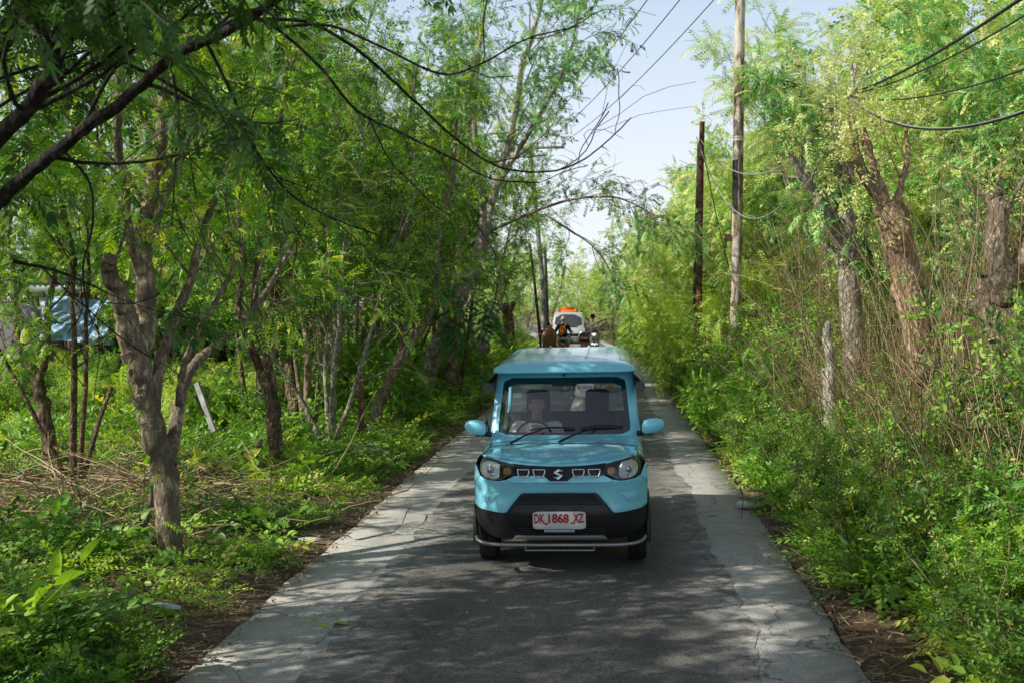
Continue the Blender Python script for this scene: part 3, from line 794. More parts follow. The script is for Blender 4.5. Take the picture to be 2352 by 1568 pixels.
# ------------------------------------------------------------------ right thicket: tall leafy saplings, copied
SAP = dict(nb=12, fs=(.8, 1.3), bl=(.6, 1.5), bspread=36, bup=.16, nt=6, tl=(.35, .75), nf=7, tint=.56, tvar=.28, bare=.06, yellow=.05)
sapk = []
for k, (H, n, sp, mat, tm) in enumerate([(7., 3, .12, LEAF_WARM, T_PIN), (8.2, 2, .1, LEAF_WARM, T_FINE), (5.6, 4, .2, LEAF_WARM, T_OV), (7.6, 3, .15, LEAF_COOL, T_PIN), (6.2, 4, .18, LEAF_WARM, T_PIN)]):
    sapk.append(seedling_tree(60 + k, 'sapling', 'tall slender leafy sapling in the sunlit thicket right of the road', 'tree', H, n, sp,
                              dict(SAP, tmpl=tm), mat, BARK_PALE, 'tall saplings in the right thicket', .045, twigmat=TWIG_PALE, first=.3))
SAPS = []
rs = np.random.RandomState(77)
for y in np.arange(11, 62, 1.75):
    for row, (x0, x1) in enumerate([(3.1, 4.3), (4.6, 6.6), (7., 10.), (10.5, 14.)]):
        if row == 3 and y > 40: continue
        if row == 0 and y < 27.5: continue
        if row == 1 and y < 15: continue
        x = rs.uniform(x0, x1) + float(xc(y)) * .8; yy = y + rs.uniform(-.8, .8)
        s = [.7, 1.0, 1.22, 1.3][row] * rs.uniform(.85, 1.12)
        if y < 20: s *= .95
        SAPS.append((x, yy, rs.randint(5), s))
for i in range(22):
    y = rs.uniform(28.5, 54); SAPS.append((rs.uniform(2.35, 3.7) + float(xc(y)), y, rs.choice([0, 2, 4]), rs.uniform(.72, 1.02)))
used = {}
for x, y, k, s in SAPS:
    o = sapk[k] if k not in used else copy_tree(sapk[k])
    used[k] = 1
    o.location = (x, y, float(gz(x, y))); o.rotation_euler = (0, 0, rs.uniform(0, 6.28)); o.scale = (s, s, s * rs.uniform(.92, 1.1))

# ------------------------------------------------------------------ far trees where the road bends away
fark = []
FAR = dict(nb=12, bl=(1.2, 2.4), nt=5, tl=(.5, 1.), nf=6, tint=.55, tvar=.2, tmpl=T_FAR)
for k, (H, n, mat) in enumerate([(7.5, 4, LEAF_WARM), (6.4, 5, LEAF_FINE), (9., 3, LEAF_COOL)]):
    fark.append(seedling_tree(80 + k, 'distant_tree', 'pale green tree far off where the road bends away behind the white pickup', 'tree', H, n, .3,
                              dict(FAR), mat, BARK_PALE, 'distant trees where the road bends', .09, twigmat=TWIG_PALE))
used = {}
for i in range(46):
    y = rs.uniform(66, 112); x = float(xc(y)) + rs.uniform(-13, 22)
    if y < 80: x = float(xc(y)) + rs.choice([-1, 1]) * rs.uniform(3.6, 13)
    if i < 10: y = 70 + i * 1.5; x = float(xc(y)) + 5.5 + rs.uniform(-1, 1.5)
    k = i % 3; s = rs.uniform(.65, .95)
    o = fark[k] if k not in used else copy_tree(fark[k])
    used[k] = 1
    o.location = (x, y, float(gz(x, y))); o.rotation_euler = (0, 0, rs.uniform(0, 6.28)); o.scale = (s, s, s)
# low growth closing the view where the road bends
for i in range(30):
    y = rs.uniform(64, 100); x = float(xc(y)) + rs.uniform(3.2, 15)
    if i % 4 == 0: x = float(xc(y)) - rs.uniform(3.6, 8)
    o = copy_tree(fark[i % 3]); o.location = (x, y, float(gz(x, y)) - .4); o.rotation_euler = (0, 0, rs.uniform(0, 6.28)); o.scale = (.75, .75, rs.uniform(.38, .55))
# left background beyond the clearing
for i in range(44):
    y = rs.uniform(28, 62); x = -rs.uniform(12.5, 27) - (y - 28) * .25
    k = (0, 1, 3)[i % 3]; s = rs.uniform(.6, .85)
    o = copy_tree(rowkinds[k], label='leafy tree standing behind the sunlit clearing at the left', group='trees behind the left clearing')
    o.location = (x, y, float(gz(x, y))); o.rotation_euler = (0, 0, rs.uniform(0, 6.28)); o.scale = (s, s, s)
# pollard stumps with bare limbs beside the road far off
st = [ground_first(S([(1172, 850), (1170, 780), (1168, 730), (1160, 700)], 44., .22, .2, nb=0)), S([(1165, 720), (1150, 706), (1146, 690)], 44., .12, .09, nb=2, bl=(.4, .8)), S([(1168, 720), (1178, 705), (1176, 694)], 44., .1, .08, nb=2, bl=(.4, .8))]
make_tree('pollarded_tree', 'brown lopped tree trunk on the far left verge beyond the blue pickup roof', 'tree', G(1172, 846), st, dict(POLL, nf=4), 35, LEAF_WARM, BARK_BROWN)
# ------------------------------------------------------------------ shrubs (individual, copied)
def shrub_kind(seed, name, label, group, H, n, cfg, leafmat, lean=.55):
    rs = np.random.RandomState(seed); st = []
    for i in range(n):
        a = rs.uniform(0, 6.28); d = unit(np.array([math.cos(a) * lean * rs.rand(), math.sin(a) * lean * rs.rand(), 1.]))
        P = grow(rs, np.array([math.cos(a), math.sin(a), 0]) * .12 * rs.rand() - np.array([0, 0, .05]), d, H * rs.uniform(.6, 1.05), 7, .14, .02)
        st.append([P, .014, .004, {}])
    return make_tree(name, label, 'shrub', (0, 0, 0), st, dict(dict(nb=5, bt0=.12, bl=(.25, .6), nt=3, tl=(.15, .35), nf=4, fs=(.6, 1.), tvar=.17, tint=.5, br=.5, yellow=.015), **cfg), seed, leafmat, TWIG, TWIG, group)
shk = [shrub_kind(90, 'shrub', 'leafy green shrub in the tangled bank along the right road edge', 'shrubs along the right road edge', 1.3, 8, dict(tmpl=T_OV, tint=.38), LEAF_HERB),
       shrub_kind(91, 'shrub', 'leafy green shrub in the tangled bank along the right road edge', 'shrubs along the right road edge', 1.7, 9, dict(tmpl=T_OV, tint=.33), LEAF_HERB),
       shrub_kind(92, 'shrub', 'leafy green shrub in the tangled bank along the right road edge', 'shrubs along the right road edge', 1.5, 8, dict(tmpl=T_PIN, tint=.42), LEAF_DARK),
       shrub_kind(93, 'feathery_shrub', 'feathery yellow-green shrub in the hedge at the far right road edge', 'feathery shrubs of the right hedge', 2.6, 10, dict(tmpl=T_FINE, tint=.6, nb=8, bl=(.4, .9)), LEAF_FINE)]
rs = np.random.RandomState(101)
place = []
for y in np.arange(5.2, 60, .95):
    step = 1 if y < 26 else 2
    for row in range(3 if y < 30 else 2):
        if y > 30 and rs.rand() < .35: continue
        off = [.55 + (.25 if y < 9 else 0), 1.4, 2.4][row] + rs.uniform(-.15, .3)
        x = ROAD_R + off + float(xc(y)) - (.35 if y > 16 else 0); yy = y + rs.uniform(-.4, .4)
        s = ([.5, .68, .95] if y < 18 else [.62, 1., 1.3])[row] * rs.uniform(.75, 1.25) * (1.12 if y > 20 else 1)
        k = rs.choice(3, p=[.45, .35, .2])
        if y > 26 and row < 2: k = rs.choice([0, 2, 3], p=[.25, .25, .5]); s *= 1.25
        place.append((x, yy, k, s))
for i in range(40):     # the hedge wall farther off stands taller
    y = rs.uniform(28, 66); x = ROAD_R + .9 + rs.uniform(0, 1.4) + float(xc(y)); place.append((x, y, 3 if i % 2 else 2, rs.uniform(1.2, 1.7)))
used = {}
for x, y, k, s in place:
    o = shk[k] if k not in used else copy_tree(shk[k])
    used[k] = 1
    o.location = (x, y, float(gz(x, y))); o.rotation_euler = (0, 0, rs.uniform(0, 6.28)); o.scale = (s, s, s * rs.uniform(.85, 1.15))
# left verge shrubs, lower and looser
place = []
for i in range(70):
    y = rs.uniform(16, 58) if i < 40 else rs.uniform(17, 34); x = ROAD_L - rs.uniform(.9, 4.5) + float(xc(y)); place.append((x, y, rs.randint(3), rs.uniform(.4, .95)))
for i in range(46):     # the bright bushes that close the clearing
    y = rs.uniform(17, 27); x = -rs.uniform(6.2, 15.5); k = rs.choice([2, 3, 0]); place.append((x, y, k, rs.uniform(.36, .56) if k == 3 else rs.uniform(.5, .8)))
for i, (x, y, k, s) in enumerate(place):
    far = i >= 70
    o = copy_tree(shk[k], label='bright green bush in the sunlit clearing at the left' if far else 'low leafy bush on the shady left verge', group='bushes of the left clearing' if far else 'low bushes on the left verge')
    o.name = 'shrub'
    o.location = (x, y, float(gz(x, y))); o.rotation_euler = (0, 0, rs.uniform(0, 6.28)); o.scale = (s, s, s)

# ------------------------------------------------------------------ ground cover: low herbs nobody could count
def herb(seed, n, H, tm):
    rs = np.random.RandomState(seed); V = []; F = []; k = 0
    for i in range(n):
        a = rs.uniform(0, 6.28); h = H * rs.uniform(.35, 1)
        p = np.array([math.cos(a) * .09 * rs.rand(), math.sin(a) * .09 * rs.rand(), h * .35])
        y = unit(np.array([math.cos(a), math.sin(a), rs.uniform(.1, 1.1)]))
        M = frames(y[None], unit(np.array([[0, 0, 1.]]) + rs.randn(1, 3) * .35))[0] * rs.uniform(.6, 1.1)
        v = tm[0] @ M.T + p
        V.append(v); F.append(tm[1] + k); k += len(v)
    return np.concatenate(V), np.concatenate(F)
HERBS = [herb(1, 6, .34, t_ovate(7, .2, .05, .027, seed=9)), herb(2, 7, .46, t_ovate(8, .28, .042, .024, seed=3)), herb(3, 6, .38, t_pinnate(7, .22, .042, .017, droop=.7)), herb(4, 5, .26, t_ovate(5, .15, .068, .042, seed=4))]

def cover(name, pts, seed, mat, tint, tvar, smin, smax, weights=(.35, .3, .2, .15), yellow=.02):
    rs = np.random.RandomState(seed); g = Geo()
    pts = np.asarray(pts)
    kind = rs.choice(4, len(pts), p=weights)
    for k in range(4):
        P = pts[kind == k]
        if not len(P): continue
        a = rs.uniform(0, 6.28, len(P)); s = rs.uniform(smin, smax, len(P)) * (1 + .45 * np.sin(P[:, 0] * 2.3 + 1.1 * P[:, 1]) * np.sin(P[:, 1] * 1.9 - P[:, 0]))
        y = np.stack([np.cos(a), np.sin(a), rs.randn(len(P)) * .12], -1)
        M = frames(y, unit(np.array([[0, 0, 1.]]) + rs.randn(len(P), 3) * .15)) * s[:, None, None]
        L = np.stack([P[:, 0], P[:, 1], gz(P[:, 0], P[:, 1])], -1)
        w = np.sin(P[:, 0] * 1.7 + 1) * np.sin(P[:, 1] * 1.3 + P[:, 0])
        t = np.clip(tint + tvar * .6 * w + tvar * rs.randn(len(P)), .02, .86); t[rs.rand(len(P)) < yellow] = rs.uniform(.93, 1)
        scatter(g, *HERBS[k], L, M, t)
    return tag(g.obj(name, mat), kind='stuff')

rs = np.random.RandomState(202)
P = []
while len(P) < 9500:       # left verge; the brush heap in the clearing stays bare
    y = 4.2 + 24 * rs.rand() ** 1.7; d = .3 + 9 * rs.rand() ** 1.35; x = ROAD_L - d
    if d < .75 and rs.rand() < .75 - d * .6: continue
    if math.sin(x * 1.9 + 2 * math.sin(y * .8)) * math.sin(y * 1.6 + 1.5 * math.sin(x)) + .35 * rs.randn() < -.28: continue
    if ((x + 3.55) / .75) ** 2 + ((y - 8.6) / 1.1) ** 2 < 1 and rs.rand() < .75: continue
    if -8.6 < x < -4.1 and 9.9 < y < 14.8 and rs.rand() < .85: continue
    P.append((x + float(xc(y)), y))
cover('ground_cover', P, 1, LEAF_HERB, .40, .2, .55, 1.3, yellow=.004)
P = []
while len(P) < 900:        # scattered taller weeds
    y = 4.6 + 20 * rs.rand() ** 1.4; x = ROAD_L - .9 - 7 * rs.rand()
    if ((x + 3.55) / .8) ** 2 + ((y - 8.6) / 1.2) ** 2 < 1 or (-8.6 < x < -4.1 and 9.9 < y < 14.8 and rs.rand() < .9): continue
    P.append((x, y))
cover('ground_cover', P, 6, LEAF_HERB, .45, .2, 1.3, 2.4, weights=(.2, .35, .35, .1), yellow=.006)
P = []
while len(P) < 8500:       # right bank
    y = 4. + 26 * rs.rand() ** 1.6; d = .3 + 4.6 * rs.rand() ** 1.2; x = ROAD_R + d
    if y < 9 and d < .62: continue
    if d < .45 and rs.rand() < .5: continue
    P.append((x + float(xc(y)), y))
cover('ground_cover', P, 2, LEAF_HERB, .42, .19, .8, 1.7, yellow=.012)
P = [(ROAD_L - rs.uniform(.4, 12) + float(xc(y)), y) for y in rs.uniform(24, 70, 2600)] + [(ROAD_R + rs.uniform(.5, 8) + float(xc(y)), y) for y in rs.uniform(28, 80, 1800)]
cover('ground_cover', P, 3, LEAF_HERB, .5, .18, 1.2, 2.2)
P = [(-rs.uniform(8, 26), rs.uniform(13, 34)) for _ in range(2600)]
cover('ground_cover', P, 4, LEAF_FINE, .45, .2, 1., 2.)

# ------------------------------------------------------------------ dry stalks on the right bank, brush heap, litter
def sticks(name, base, dirs, L, r, mat, seed, tint=(.2, 1.), wob=.12, droop=.1, k=3, n=4):
    rs = np.random.RandomState(seed); g = Geo()
    for p, d, l in zip(base, dirs, L):
        Q = grow(rs, p, d, l, n, wob, 0, droop)
        tube(g, Q, np.linspace(r * rs.uniform(.7, 1.4), r * .4, n + 1), k, rs.uniform(*tint), cap=False)
    return tag(g.obj(name, mat), kind='stuff')
rs = np.random.RandomState(303)
B, D, L = [], [], []
for i in range(520):
    y = 4.5 + 18 * rs.rand() ** 1.3; x = ROAD_L - .6 - 7 * rs.rand(); B.append((x, y, float(gz(x, y)) + .05 * rs.rand())); D.append(unit(np.array([rs.randn() * .7, rs.randn() * .7, rs.uniform(.1, 1)]))); L.append(rs.uniform(.25, .9))
sticks('dry_stems', B, D, L, .005, DRY, 7, tint=(0, .7), droop=.15)
rs = np.random.RandomState(303)
B, D, L = [], [], []
for i in range(3200):
    y = 8.5 + 22 * rs.rand() ** 1.1; x = ROAD_R + .95 + 3.2 * rs.rand() + float(xc(y)); B.append((x, y, float(gz(x, y)) - .02))
    D.append(unit(np.array([rs.randn() * .3 - .1, rs.randn() * .3, 1.]))); L.append(rs.uniform(.5, 2.4))
for i in range(420):
    y = 16 + 16 * rs.rand(); x = ROAD_R + 1.3 + 3. * rs.rand(); B.append((x, y, float(gz(x, y)) + rs.uniform(.5, 3.4)))
    D.append(unit(np.array([rs.randn() * .6, rs.randn() * .6, rs.uniform(-.8, 1)]))); L.append(rs.uniform(.6, 1.8))
for i in range(1500):
    y = 10 + 15 * rs.rand(); x = ROAD_R + 1.5 + 3.2 * rs.rand(); B.append((x, y, float(gz(x, y)))); D.append(unit(np.array([rs.randn() * .14, rs.randn() * .14, 1.]))); L.append(rs.uniform(1.6, 4.2))
sticks('dry_undergrowth', B, D, L, .0075, DRY, 1, droop=.18)
B, D, L = [], [], []
for i in range(950):
    x = rs.normal(-6.1, 1.3); y = rs.normal(12.2, 1.4); B.append((x, y, float(gz(x, y)) + abs(rs.randn()) * .13 + .02))
    D.append(unit(np.array([rs.randn(), rs.randn() * .8, rs.randn() * .16]))); L.append(rs.uniform(.3, 1.5))
sticks('brush_debris', B, D, L, .009, DRY, 2, wob=.16, droop=.03)
B, D, L = [], [], []
for i in range(900):       # straw and twigs along both road edges
    y = 4.5 + 26 * rs.rand() ** 1.5
    x = (ROAD_L - abs(rs.randn()) * .3 + .03) if rs.rand() < .55 else (ROAD_R + abs(rs.randn()) * .4 - .02)
    B.append((x + float(xc(y)), y, max(.012, float(gz(x, y)) + .02))); D.append(unit(np.array([rs.randn(), rs.randn(), rs.rand() * .1]))); L.append(rs.uniform(.06, .34))
sticks('straw_litter', B, D, L, .0035, DRY, 3, wob=.1, droop=.05)
def litter(name, pts, seed, size, mat, tint, z):
    rs = np.random.RandomState(seed); g = Geo(); tv, tf = t_ovate(1, .0, size, size * .5, seed=1)
    tv = tv[:6] - tv[:6].mean(0); tf = tf[:2]
    pts = np.asarray(pts); n = len(pts); a = rs.uniform(0, 6.28, n)
    M = frames(np.stack([np.cos(a), np.sin(a), rs.randn(n) * .1], -1), unit(np.array([[0, 0, 1.]]) + rs.randn(n, 3) * .3)) * rs.uniform(.5, 1.3, n)[:, None, None]
    scatter(g, tv, tf, np.column_stack([pts, np.maximum(gz(pts[:, 0], pts[:, 1]), 0) + z]), M, rs.uniform(*tint, n))
    return tag(g.obj(name, mat), kind='stuff')
P = []
for i in range(5200):
    y = 4.3 + 30 * rs.rand() ** 1.6
    x = (ROAD_L + .12 - abs(rs.randn()) * .55) if rs.rand() < .55 else (ROAD_R - .08 + abs(rs.randn()) * .6)
    P.append((x + float(xc(y)), y))
for i in range(60):
    y = 5 + 20 * rs.rand(); P.append((rs.uniform(ROAD_L, ROAD_R), y))
litter('leaf_litter', P, 5, .042, DRY, (.05, .95), .012)
# ------------------------------------------------------------------ panels laid on curved surfaces
def resample(poly, d):
    P = np.asarray(poly, float); Q = np.concatenate([P, P[:1]]); out = []
    for a, b in zip(Q, Q[1:]):
        n = max(1, int(round(np.linalg.norm(b - a) / d)))
        for i in range(n): out.append(a + (b - a) * i / n)
    return np.array(out)

def chaikin(poly, n=2, q=.25):
    P = np.asarray(poly, float)
    for _ in range(n):
        N = np.roll(P, -1, 0)
        P = np.stack([P * (1 - q) + N * q, P * q + N * (1 - q)], 1).reshape(-1, 2)
    return P

def mirror(half):
    """half outline from the centre line round to the centre line, x >= 0 -> full outline"""
    h = [tuple(p) for p in half]
    return h + [(-x, y) for x, y in reversed(h) if x > 1e-6]

def area2(P):
    x, y = P[:, 0], P[:, 1]; return (x * np.roll(y, -1) - np.roll(x, -1) * y).sum()

def inset(P, d):
    t = unit(np.roll(P, -1, 0) - np.roll(P, 1, 0)); n = np.stack([-t[:, 1], t[:, 0]], -1)
    return P + n * d * (1 if area2(P) > 0 else -1)

def inside(P, q):
    x, y = q; c = False; n = len(P); j = n - 1
    for i in range(n):
        if (P[i][1] > y) != (P[j][1] > y) and x < (P[j][0] - P[i][0]) * (y - P[i][1]) / (P[j][1] - P[i][1]) + P[i][0]: c = not c
        j = i
    return c

def panel_bm(bm, poly, fmap, off=0., thick=.02, rim=.006, res=.03, round_=0, holes=()):
    P = np.asarray(poly, float)
    if round_: P = chaikin(P, round_)
    P = resample(P, res * .8)
    if area2(P) < 0: P = P[::-1]
    I = inset(P, rim)
    HS = []
    for h in holes:
        h = resample(h, res * .8)
        if area2(h) < 0: h = h[::-1]
        HS.append(h)
    pts = [tuple(q) for q in I]; edges = [(i, (i + 1) % len(I)) for i in range(len(I))]
    for h in HS:
        k = len(pts); pts += [tuple(q) for q in h]; edges += [(k + i, k + (i + 1) % len(h)) for i in range(len(h))]
    nb = len(pts)
    lo, hi = I.min(0), I.max(0)
    bnd = np.array(pts)
    for x in np.arange(lo[0] + res / 2, hi[0], res):
        for y in np.arange(lo[1] + res / 2, hi[1], res):
            if inside(I, (x, y)) and not any(inside(h, (x, y)) for h in HS) and ((bnd - (x, y)) ** 2).sum(1).min() > (res * .45) ** 2: pts.append((x, y))
    v, e, f, *_ = delaunay_2d_cdt([Vector(p) for p in pts], edges, [], 1, 1e-6)
    vs = [bm.verts.new(fmap(q[0], q[1], off)) for q in v]
    for t in f:
        c = np.mean([[v[i][0], v[i][1]] for i in t], 0)
        if any(inside(h, c) for h in HS): continue
        try: bm.faces.new([vs[i] for i in t])
        except ValueError: pass
    n = len(I)
    if rim or thick:
        o1 = [bm.verts.new(fmap(q[0], q[1], off - rim * .6)) for q in P]
        o2 = [bm.verts.new(fmap(q[0], q[1], off - rim * .6 - thick)) for q in P]
        # the inset loop's own vertices (cdt keeps input order)
        for i in range(n):
            j = (i + 1) % n
            for quad in ((vs[i], o1[i], o1[j], vs[j]), (o1[i], o2[i], o2[j], o1[j])):
                try: bm.faces.new(quad)
                except ValueError: pass
    for h in HS:
        k0 = n + sum(len(g) for g in HS[:HS.index(h)]) if False else None
    off0 = n
    for h in HS:
        m = len(h)
        o2 = [bm.verts.new(fmap(q[0], q[1], off - thick)) for q in h]
        for i in range(m):
            j = (i + 1) % m
            try: bm.faces.new((vs[off0 + j], o2[j], o2[i], vs[off0 + i]))
            except (ValueError, IndexError): pass
        off0 += m

def panel(name, poly, mat, parent, fmap, angle=35, **kw):
    bm = bmesh.new(); panel_bm(bm, poly, fmap, **kw)
    return bm_obj(name, bm, mat, parent, True, angle=angle)

def text_2d(body, height, xs=1., bold=0.):
    """flat text as (verts Nx2 centred, faces)"""
    cu = bpy.data.curves.new('lettering', 'FONT'); cu.body = body; cu.align_x = 'CENTER'; cu.align_y = 'CENTER'; cu.size = height / .7; cu.offset = bold
    cu.resolution_u = 3
    o = bpy.data.objects.new('lettering', cu); COL.objects.link(o)
    dg = bpy.context.evaluated_depsgraph_get(); dg.update()
    me = o.evaluated_get(dg).to_mesh()
    V = np.array([v.co[:2] for v in me.vertices]); F = [tuple(p.vertices) for p in me.polygons]
    o.evaluated_get(dg).to_mesh_clear()
    bpy.data.objects.remove(o); bpy.data.curves.remove(cu)
    V = V - (V.max(0) + V.min(0)) / 2
    V[:, 0] *= xs
    return V, F

def text_obj(name, body, height, mat, parent, fmap, xs=1., bold=0., width=None):
    V, F = text_2d(body, height, xs, bold)
    if width: V[:, 0] *= width / (V[:, 0].max() - V[:, 0].min())
    me = bpy.data.meshes.new(name)
    me.from_pydata([tuple(fmap(u, v)) for u, v in V], [], F); me.update()
    me.materials.append(mat)
    return link(name, me, parent)

# ------------------------------------------------------------------ shared made-object materials
BLACK_PLASTIC = solid('black_plastic', (.012, .012, .014), .42, noise=.3, nscale=30)
BLACK_GLOSS = solid('black_gloss', (.008, .008, .01), .12)
RUBBER = solid('tyre_rubber', (.018, .018, .019), .85, noise=.35, nscale=25, bump=.3)
CHROME = solid('chrome', (.78, .79, .8), .1, metal=1)
STEEL = solid('brushed_steel', (.36, .35, .34), .42, metal=.85, noise=.15, nscale=40)
SILVER = solid('silver_paint', (.45, .46, .48), .35, metal=.6)
DARK_STEEL = solid('dark_steel', (.10, .10, .105), .5, metal=.6)
AMBER = solid('amber_lens', (.40, .15, .02), .15, coat=1)
RED_LENS = solid('red_lens', (.55, .01, .015), .12, coat=1)
PLATE_WHITE = solid('plate_white', (.72, .70, .66), .4)
PLATE_RED = solid('plate_red', (.42, .008, .02), .45)
PLATE_BLACK = solid('plate_black', (.012, .012, .013), .4)
WHITE_PAINT = solid('white_paint', (.72, .73, .74), .25, coat=.7, noise=.04, nscale=3)
SEAT_CLOTH = solid('seat_cloth', (.018, .020, .028), .8, noise=.25, nscale=60)
def paint_mat():
    m, nt, b, o = mat_new('turquoise_paint')
    tc = node(nt, 'ShaderNodeTexCoord')
    n = node(nt, 'ShaderNodeTexNoise', Scale=900., Detail=2.); nt.links.new(tc.outputs['Object'], n.inputs['Vector'])
    n2 = node(nt, 'ShaderNodeTexNoise', Scale=3., Detail=6.); nt.links.new(tc.outputs['Object'], n2.inputs['Vector'])
    c = ramp(nt, n.outputs['Fac'], [(.3, (.21, .69, .89)), (.7, (.28, .77, .94))])
    # road dust: low on the body and in thin smears
    sp = node(nt, 'ShaderNodeSeparateXYZ'); nt.links.new(tc.outputs['Object'], sp.inputs[0])
    dz = node(nt, 'ShaderNodeMapRange'); dz.inputs['From Min'].default_value = .95; dz.inputs['From Max'].default_value = .30; nt.links.new(sp.outputs['Z'], dz.inputs['Value'])
    nd = node(nt, 'ShaderNodeTexNoise', Scale=7., Detail=8., Roughness=.7); nt.links.new(tc.outputs['Object'], nd.inputs['Vector'])
    dm = node(nt, 'ShaderNodeMath', operation='MULTIPLY'); nt.links.new(dz.outputs[0], dm.inputs[0]); nt.links.new(ramp(nt, nd.outputs['Fac'], [(.38, (.05, .05, .05)), (.7, (.3, .3, .3))]), dm.inputs[1])
    dmx = node(nt, 'ShaderNodeMix', data_type='RGBA', blend_type='MIX'); nt.links.new(dm.outputs[0], dmx.inputs['Factor']); nt.links.new(c, dmx.inputs['A']); dmx.inputs['B'].default_value = (.34, .33, .29, 1)
    nt.links.new(dmx.outputs['Result'], b.inputs['Base Color'])
    b.inputs['Roughness'].default_value = .38; b.inputs['Coat Weight'].default_value = 1; b.inputs['Metallic'].default_value = .0
    rr = node(nt, 'ShaderNodeMapRange'); rr.inputs['To Min'].default_value = .02; rr.inputs['To Max'].default_value = .14
    nt.links.new(n2.outputs['Fac'], rr.inputs['Value']); nt.links.new(rr.outputs[0], b.inputs['Coat Roughness'])
    return m
PAINT = paint_mat()
def glass_mat(name, tint=(.92, .94, .96), refl=.16, rough=0.):
    m, nt, b, o = mat_new(name)
    nt.nodes.remove(b)
    t = node(nt, 'ShaderNodeBsdfTransparent'); t.inputs[0].default_value = (*tint, 1)
    g = node(nt, 'ShaderNodeBsdfGlossy'); g.inputs['Roughness'].default_value = rough
    f = node(nt, 'ShaderNodeLayerWeight'); f.inputs['Blend'].default_value = .35
    mr = node(nt, 'ShaderNodeMapRange'); mr.inputs['To Min'].default_value = refl; mr.inputs['To Max'].default_value = .9
    pw = node(nt, 'ShaderNodeMath', operation='POWER'); nt.links.new(f.outputs['Facing'], pw.inputs[0]); pw.inputs[1].default_value = 2.6
    nt.links.new(pw.outputs[0], mr.inputs['Value'])
    mx = node(nt, 'ShaderNodeMixShader'); nt.links.new(mr.outputs[0], mx.inputs[0]); nt.links.new(t.outputs[0], mx.inputs[1]); nt.links.new(g.outputs[0], mx.inputs[2])
    nt.links.new(mx.outputs[0], o.inputs['Surface'])
    return m
GLASS = glass_mat('window_glass'); LENS = glass_mat('lens_glass', (.93, .94, .95), .07)
def reflector_mat():
    m, nt, b, o = mat_new('lamp_reflector')
    b.inputs['Base Color'].default_value = (.74, .76, .76, 1); b.inputs['Metallic'].default_value = .8; b.inputs['Roughness'].default_value = .22
    tc = node(nt, 'ShaderNodeTexCoord'); w = node(nt, 'ShaderNodeTexWave', Scale=26.); w.bands_direction = 'X'
    nt.links.new(tc.outputs['Object'], w.inputs['Vector'])
    bp = node(nt, 'ShaderNodeBump', Strength=.7, Distance=.01); nt.links.new(w.outputs['Fac'], bp.inputs['Height']); nt.links.new(bp.outputs[0], b.inputs['Normal'])
    return m
REFLECTOR = reflector_mat()

def make_wheel(parent, loc, r, w, rim_mat=SILVER, spokes=5, tread=True):
    """wheel about the local x axis > tyre mesh with a rim child"""
    bm = bmesh.new()
    h = w / 2
    add_lathe(bm, [(r * .62, -h * .8), (r * .82, -h), (r * .95, -h * .92), (r, -h * .62), (r, -h * .2), (r * .985, -h * .16), (r * .985, -h * .08), (r, -h * .04), (r, h * .04), (r * .985, h * .08), (r * .985, h * .16), (r, h * .2), (r, h * .62), (r * .95, h * .92), (r * .82, h), (r * .62, h * .8)], 'x', 36)
    t = bm_obj('wheel', bm, RUBBER, parent, True, loc=loc, angle=40)
    bm = bmesh.new()
    add_lathe(bm, [(r * .63, -h * .7), (r * .6, -h * .75), (r * .55, -h * .3), (r * .5, h * .3), (r * .6, h * .75), (r * .63, h * .7)], 'x', 30)
    add_lathe(bm, [(r * .16, -h * .62), (r * .16, h * .62)], 'x', 16)
    for i in range(spokes):
        a = 2 * math.pi * i / spokes
        for sx in (-.5, .5):
            add_box(bm, (sx * h, math.cos(a) * r * .36, math.sin(a) * r * .36), (.012, r * .5, r * .12), (a, 0, 0), .004, 1)
    bm_obj('rim', bm, rim_mat, t, True, angle=35)
    return t

# ------------------------------------------------------------------ the turquoise open-sided pickup
ROLL = R(1.05)
CAR = empty('open_pickup', (-.407, 9.6, .008), 'turquoise open-sided pickup with a rigid roof driving towards the viewer', 'pickup truck', rot=(0, -ROLL, 0))
def prof(z): return float(np.interp(z, [.18, .28, .36, .45, .53, .60, .70, .765, .79, .83, .9, .94, 1.0], [.15, .07, .03, .004, -.004, .012, .02, .014, .0, .02, .045, .066, .12]))
def plan(x): return .29 * (abs(x) / .75) ** 4.6
def fas(u, v, o=0.): return (u, prof(v) + plan(u) - o, v)
def ztop(x): return .926 + .064 * (abs(x) / .66) ** 2
HY = .86
def zback(x): return 1.016 - .03 * (abs(x) / .7) ** 4
def hood_p(x, t, o=0.):
    y0 = prof(ztop(x)) + plan(x); y = y0 + (HY - y0) * t
    z = ztop(x) + (zback(x) - ztop(x)) * (1 - (1 - t) ** 1.7)
    z += .012 * math.exp(-((abs(x) - .33) / .05) ** 2) * t * (1 - .3 * t)      # two soft ridges
    return (x, y, z + o)

bm = bmesh.new()
us = np.linspace(-.672, .672, 45); ts = np.linspace(0, 1, 22)
g = add_grid(bm, lambda u, t: hood_p(u, t), us, ts)
lip = [bm.verts.new((v.co.x, v.co.y + .004, v.co.z - .016)) for v in g[0]]
for i in range(len(lip) - 1): bm.faces.new((lip[i], lip[i + 1], g[0][i + 1], g[0][i]))
bm_obj('hood', bm, PAINT, CAR, True)

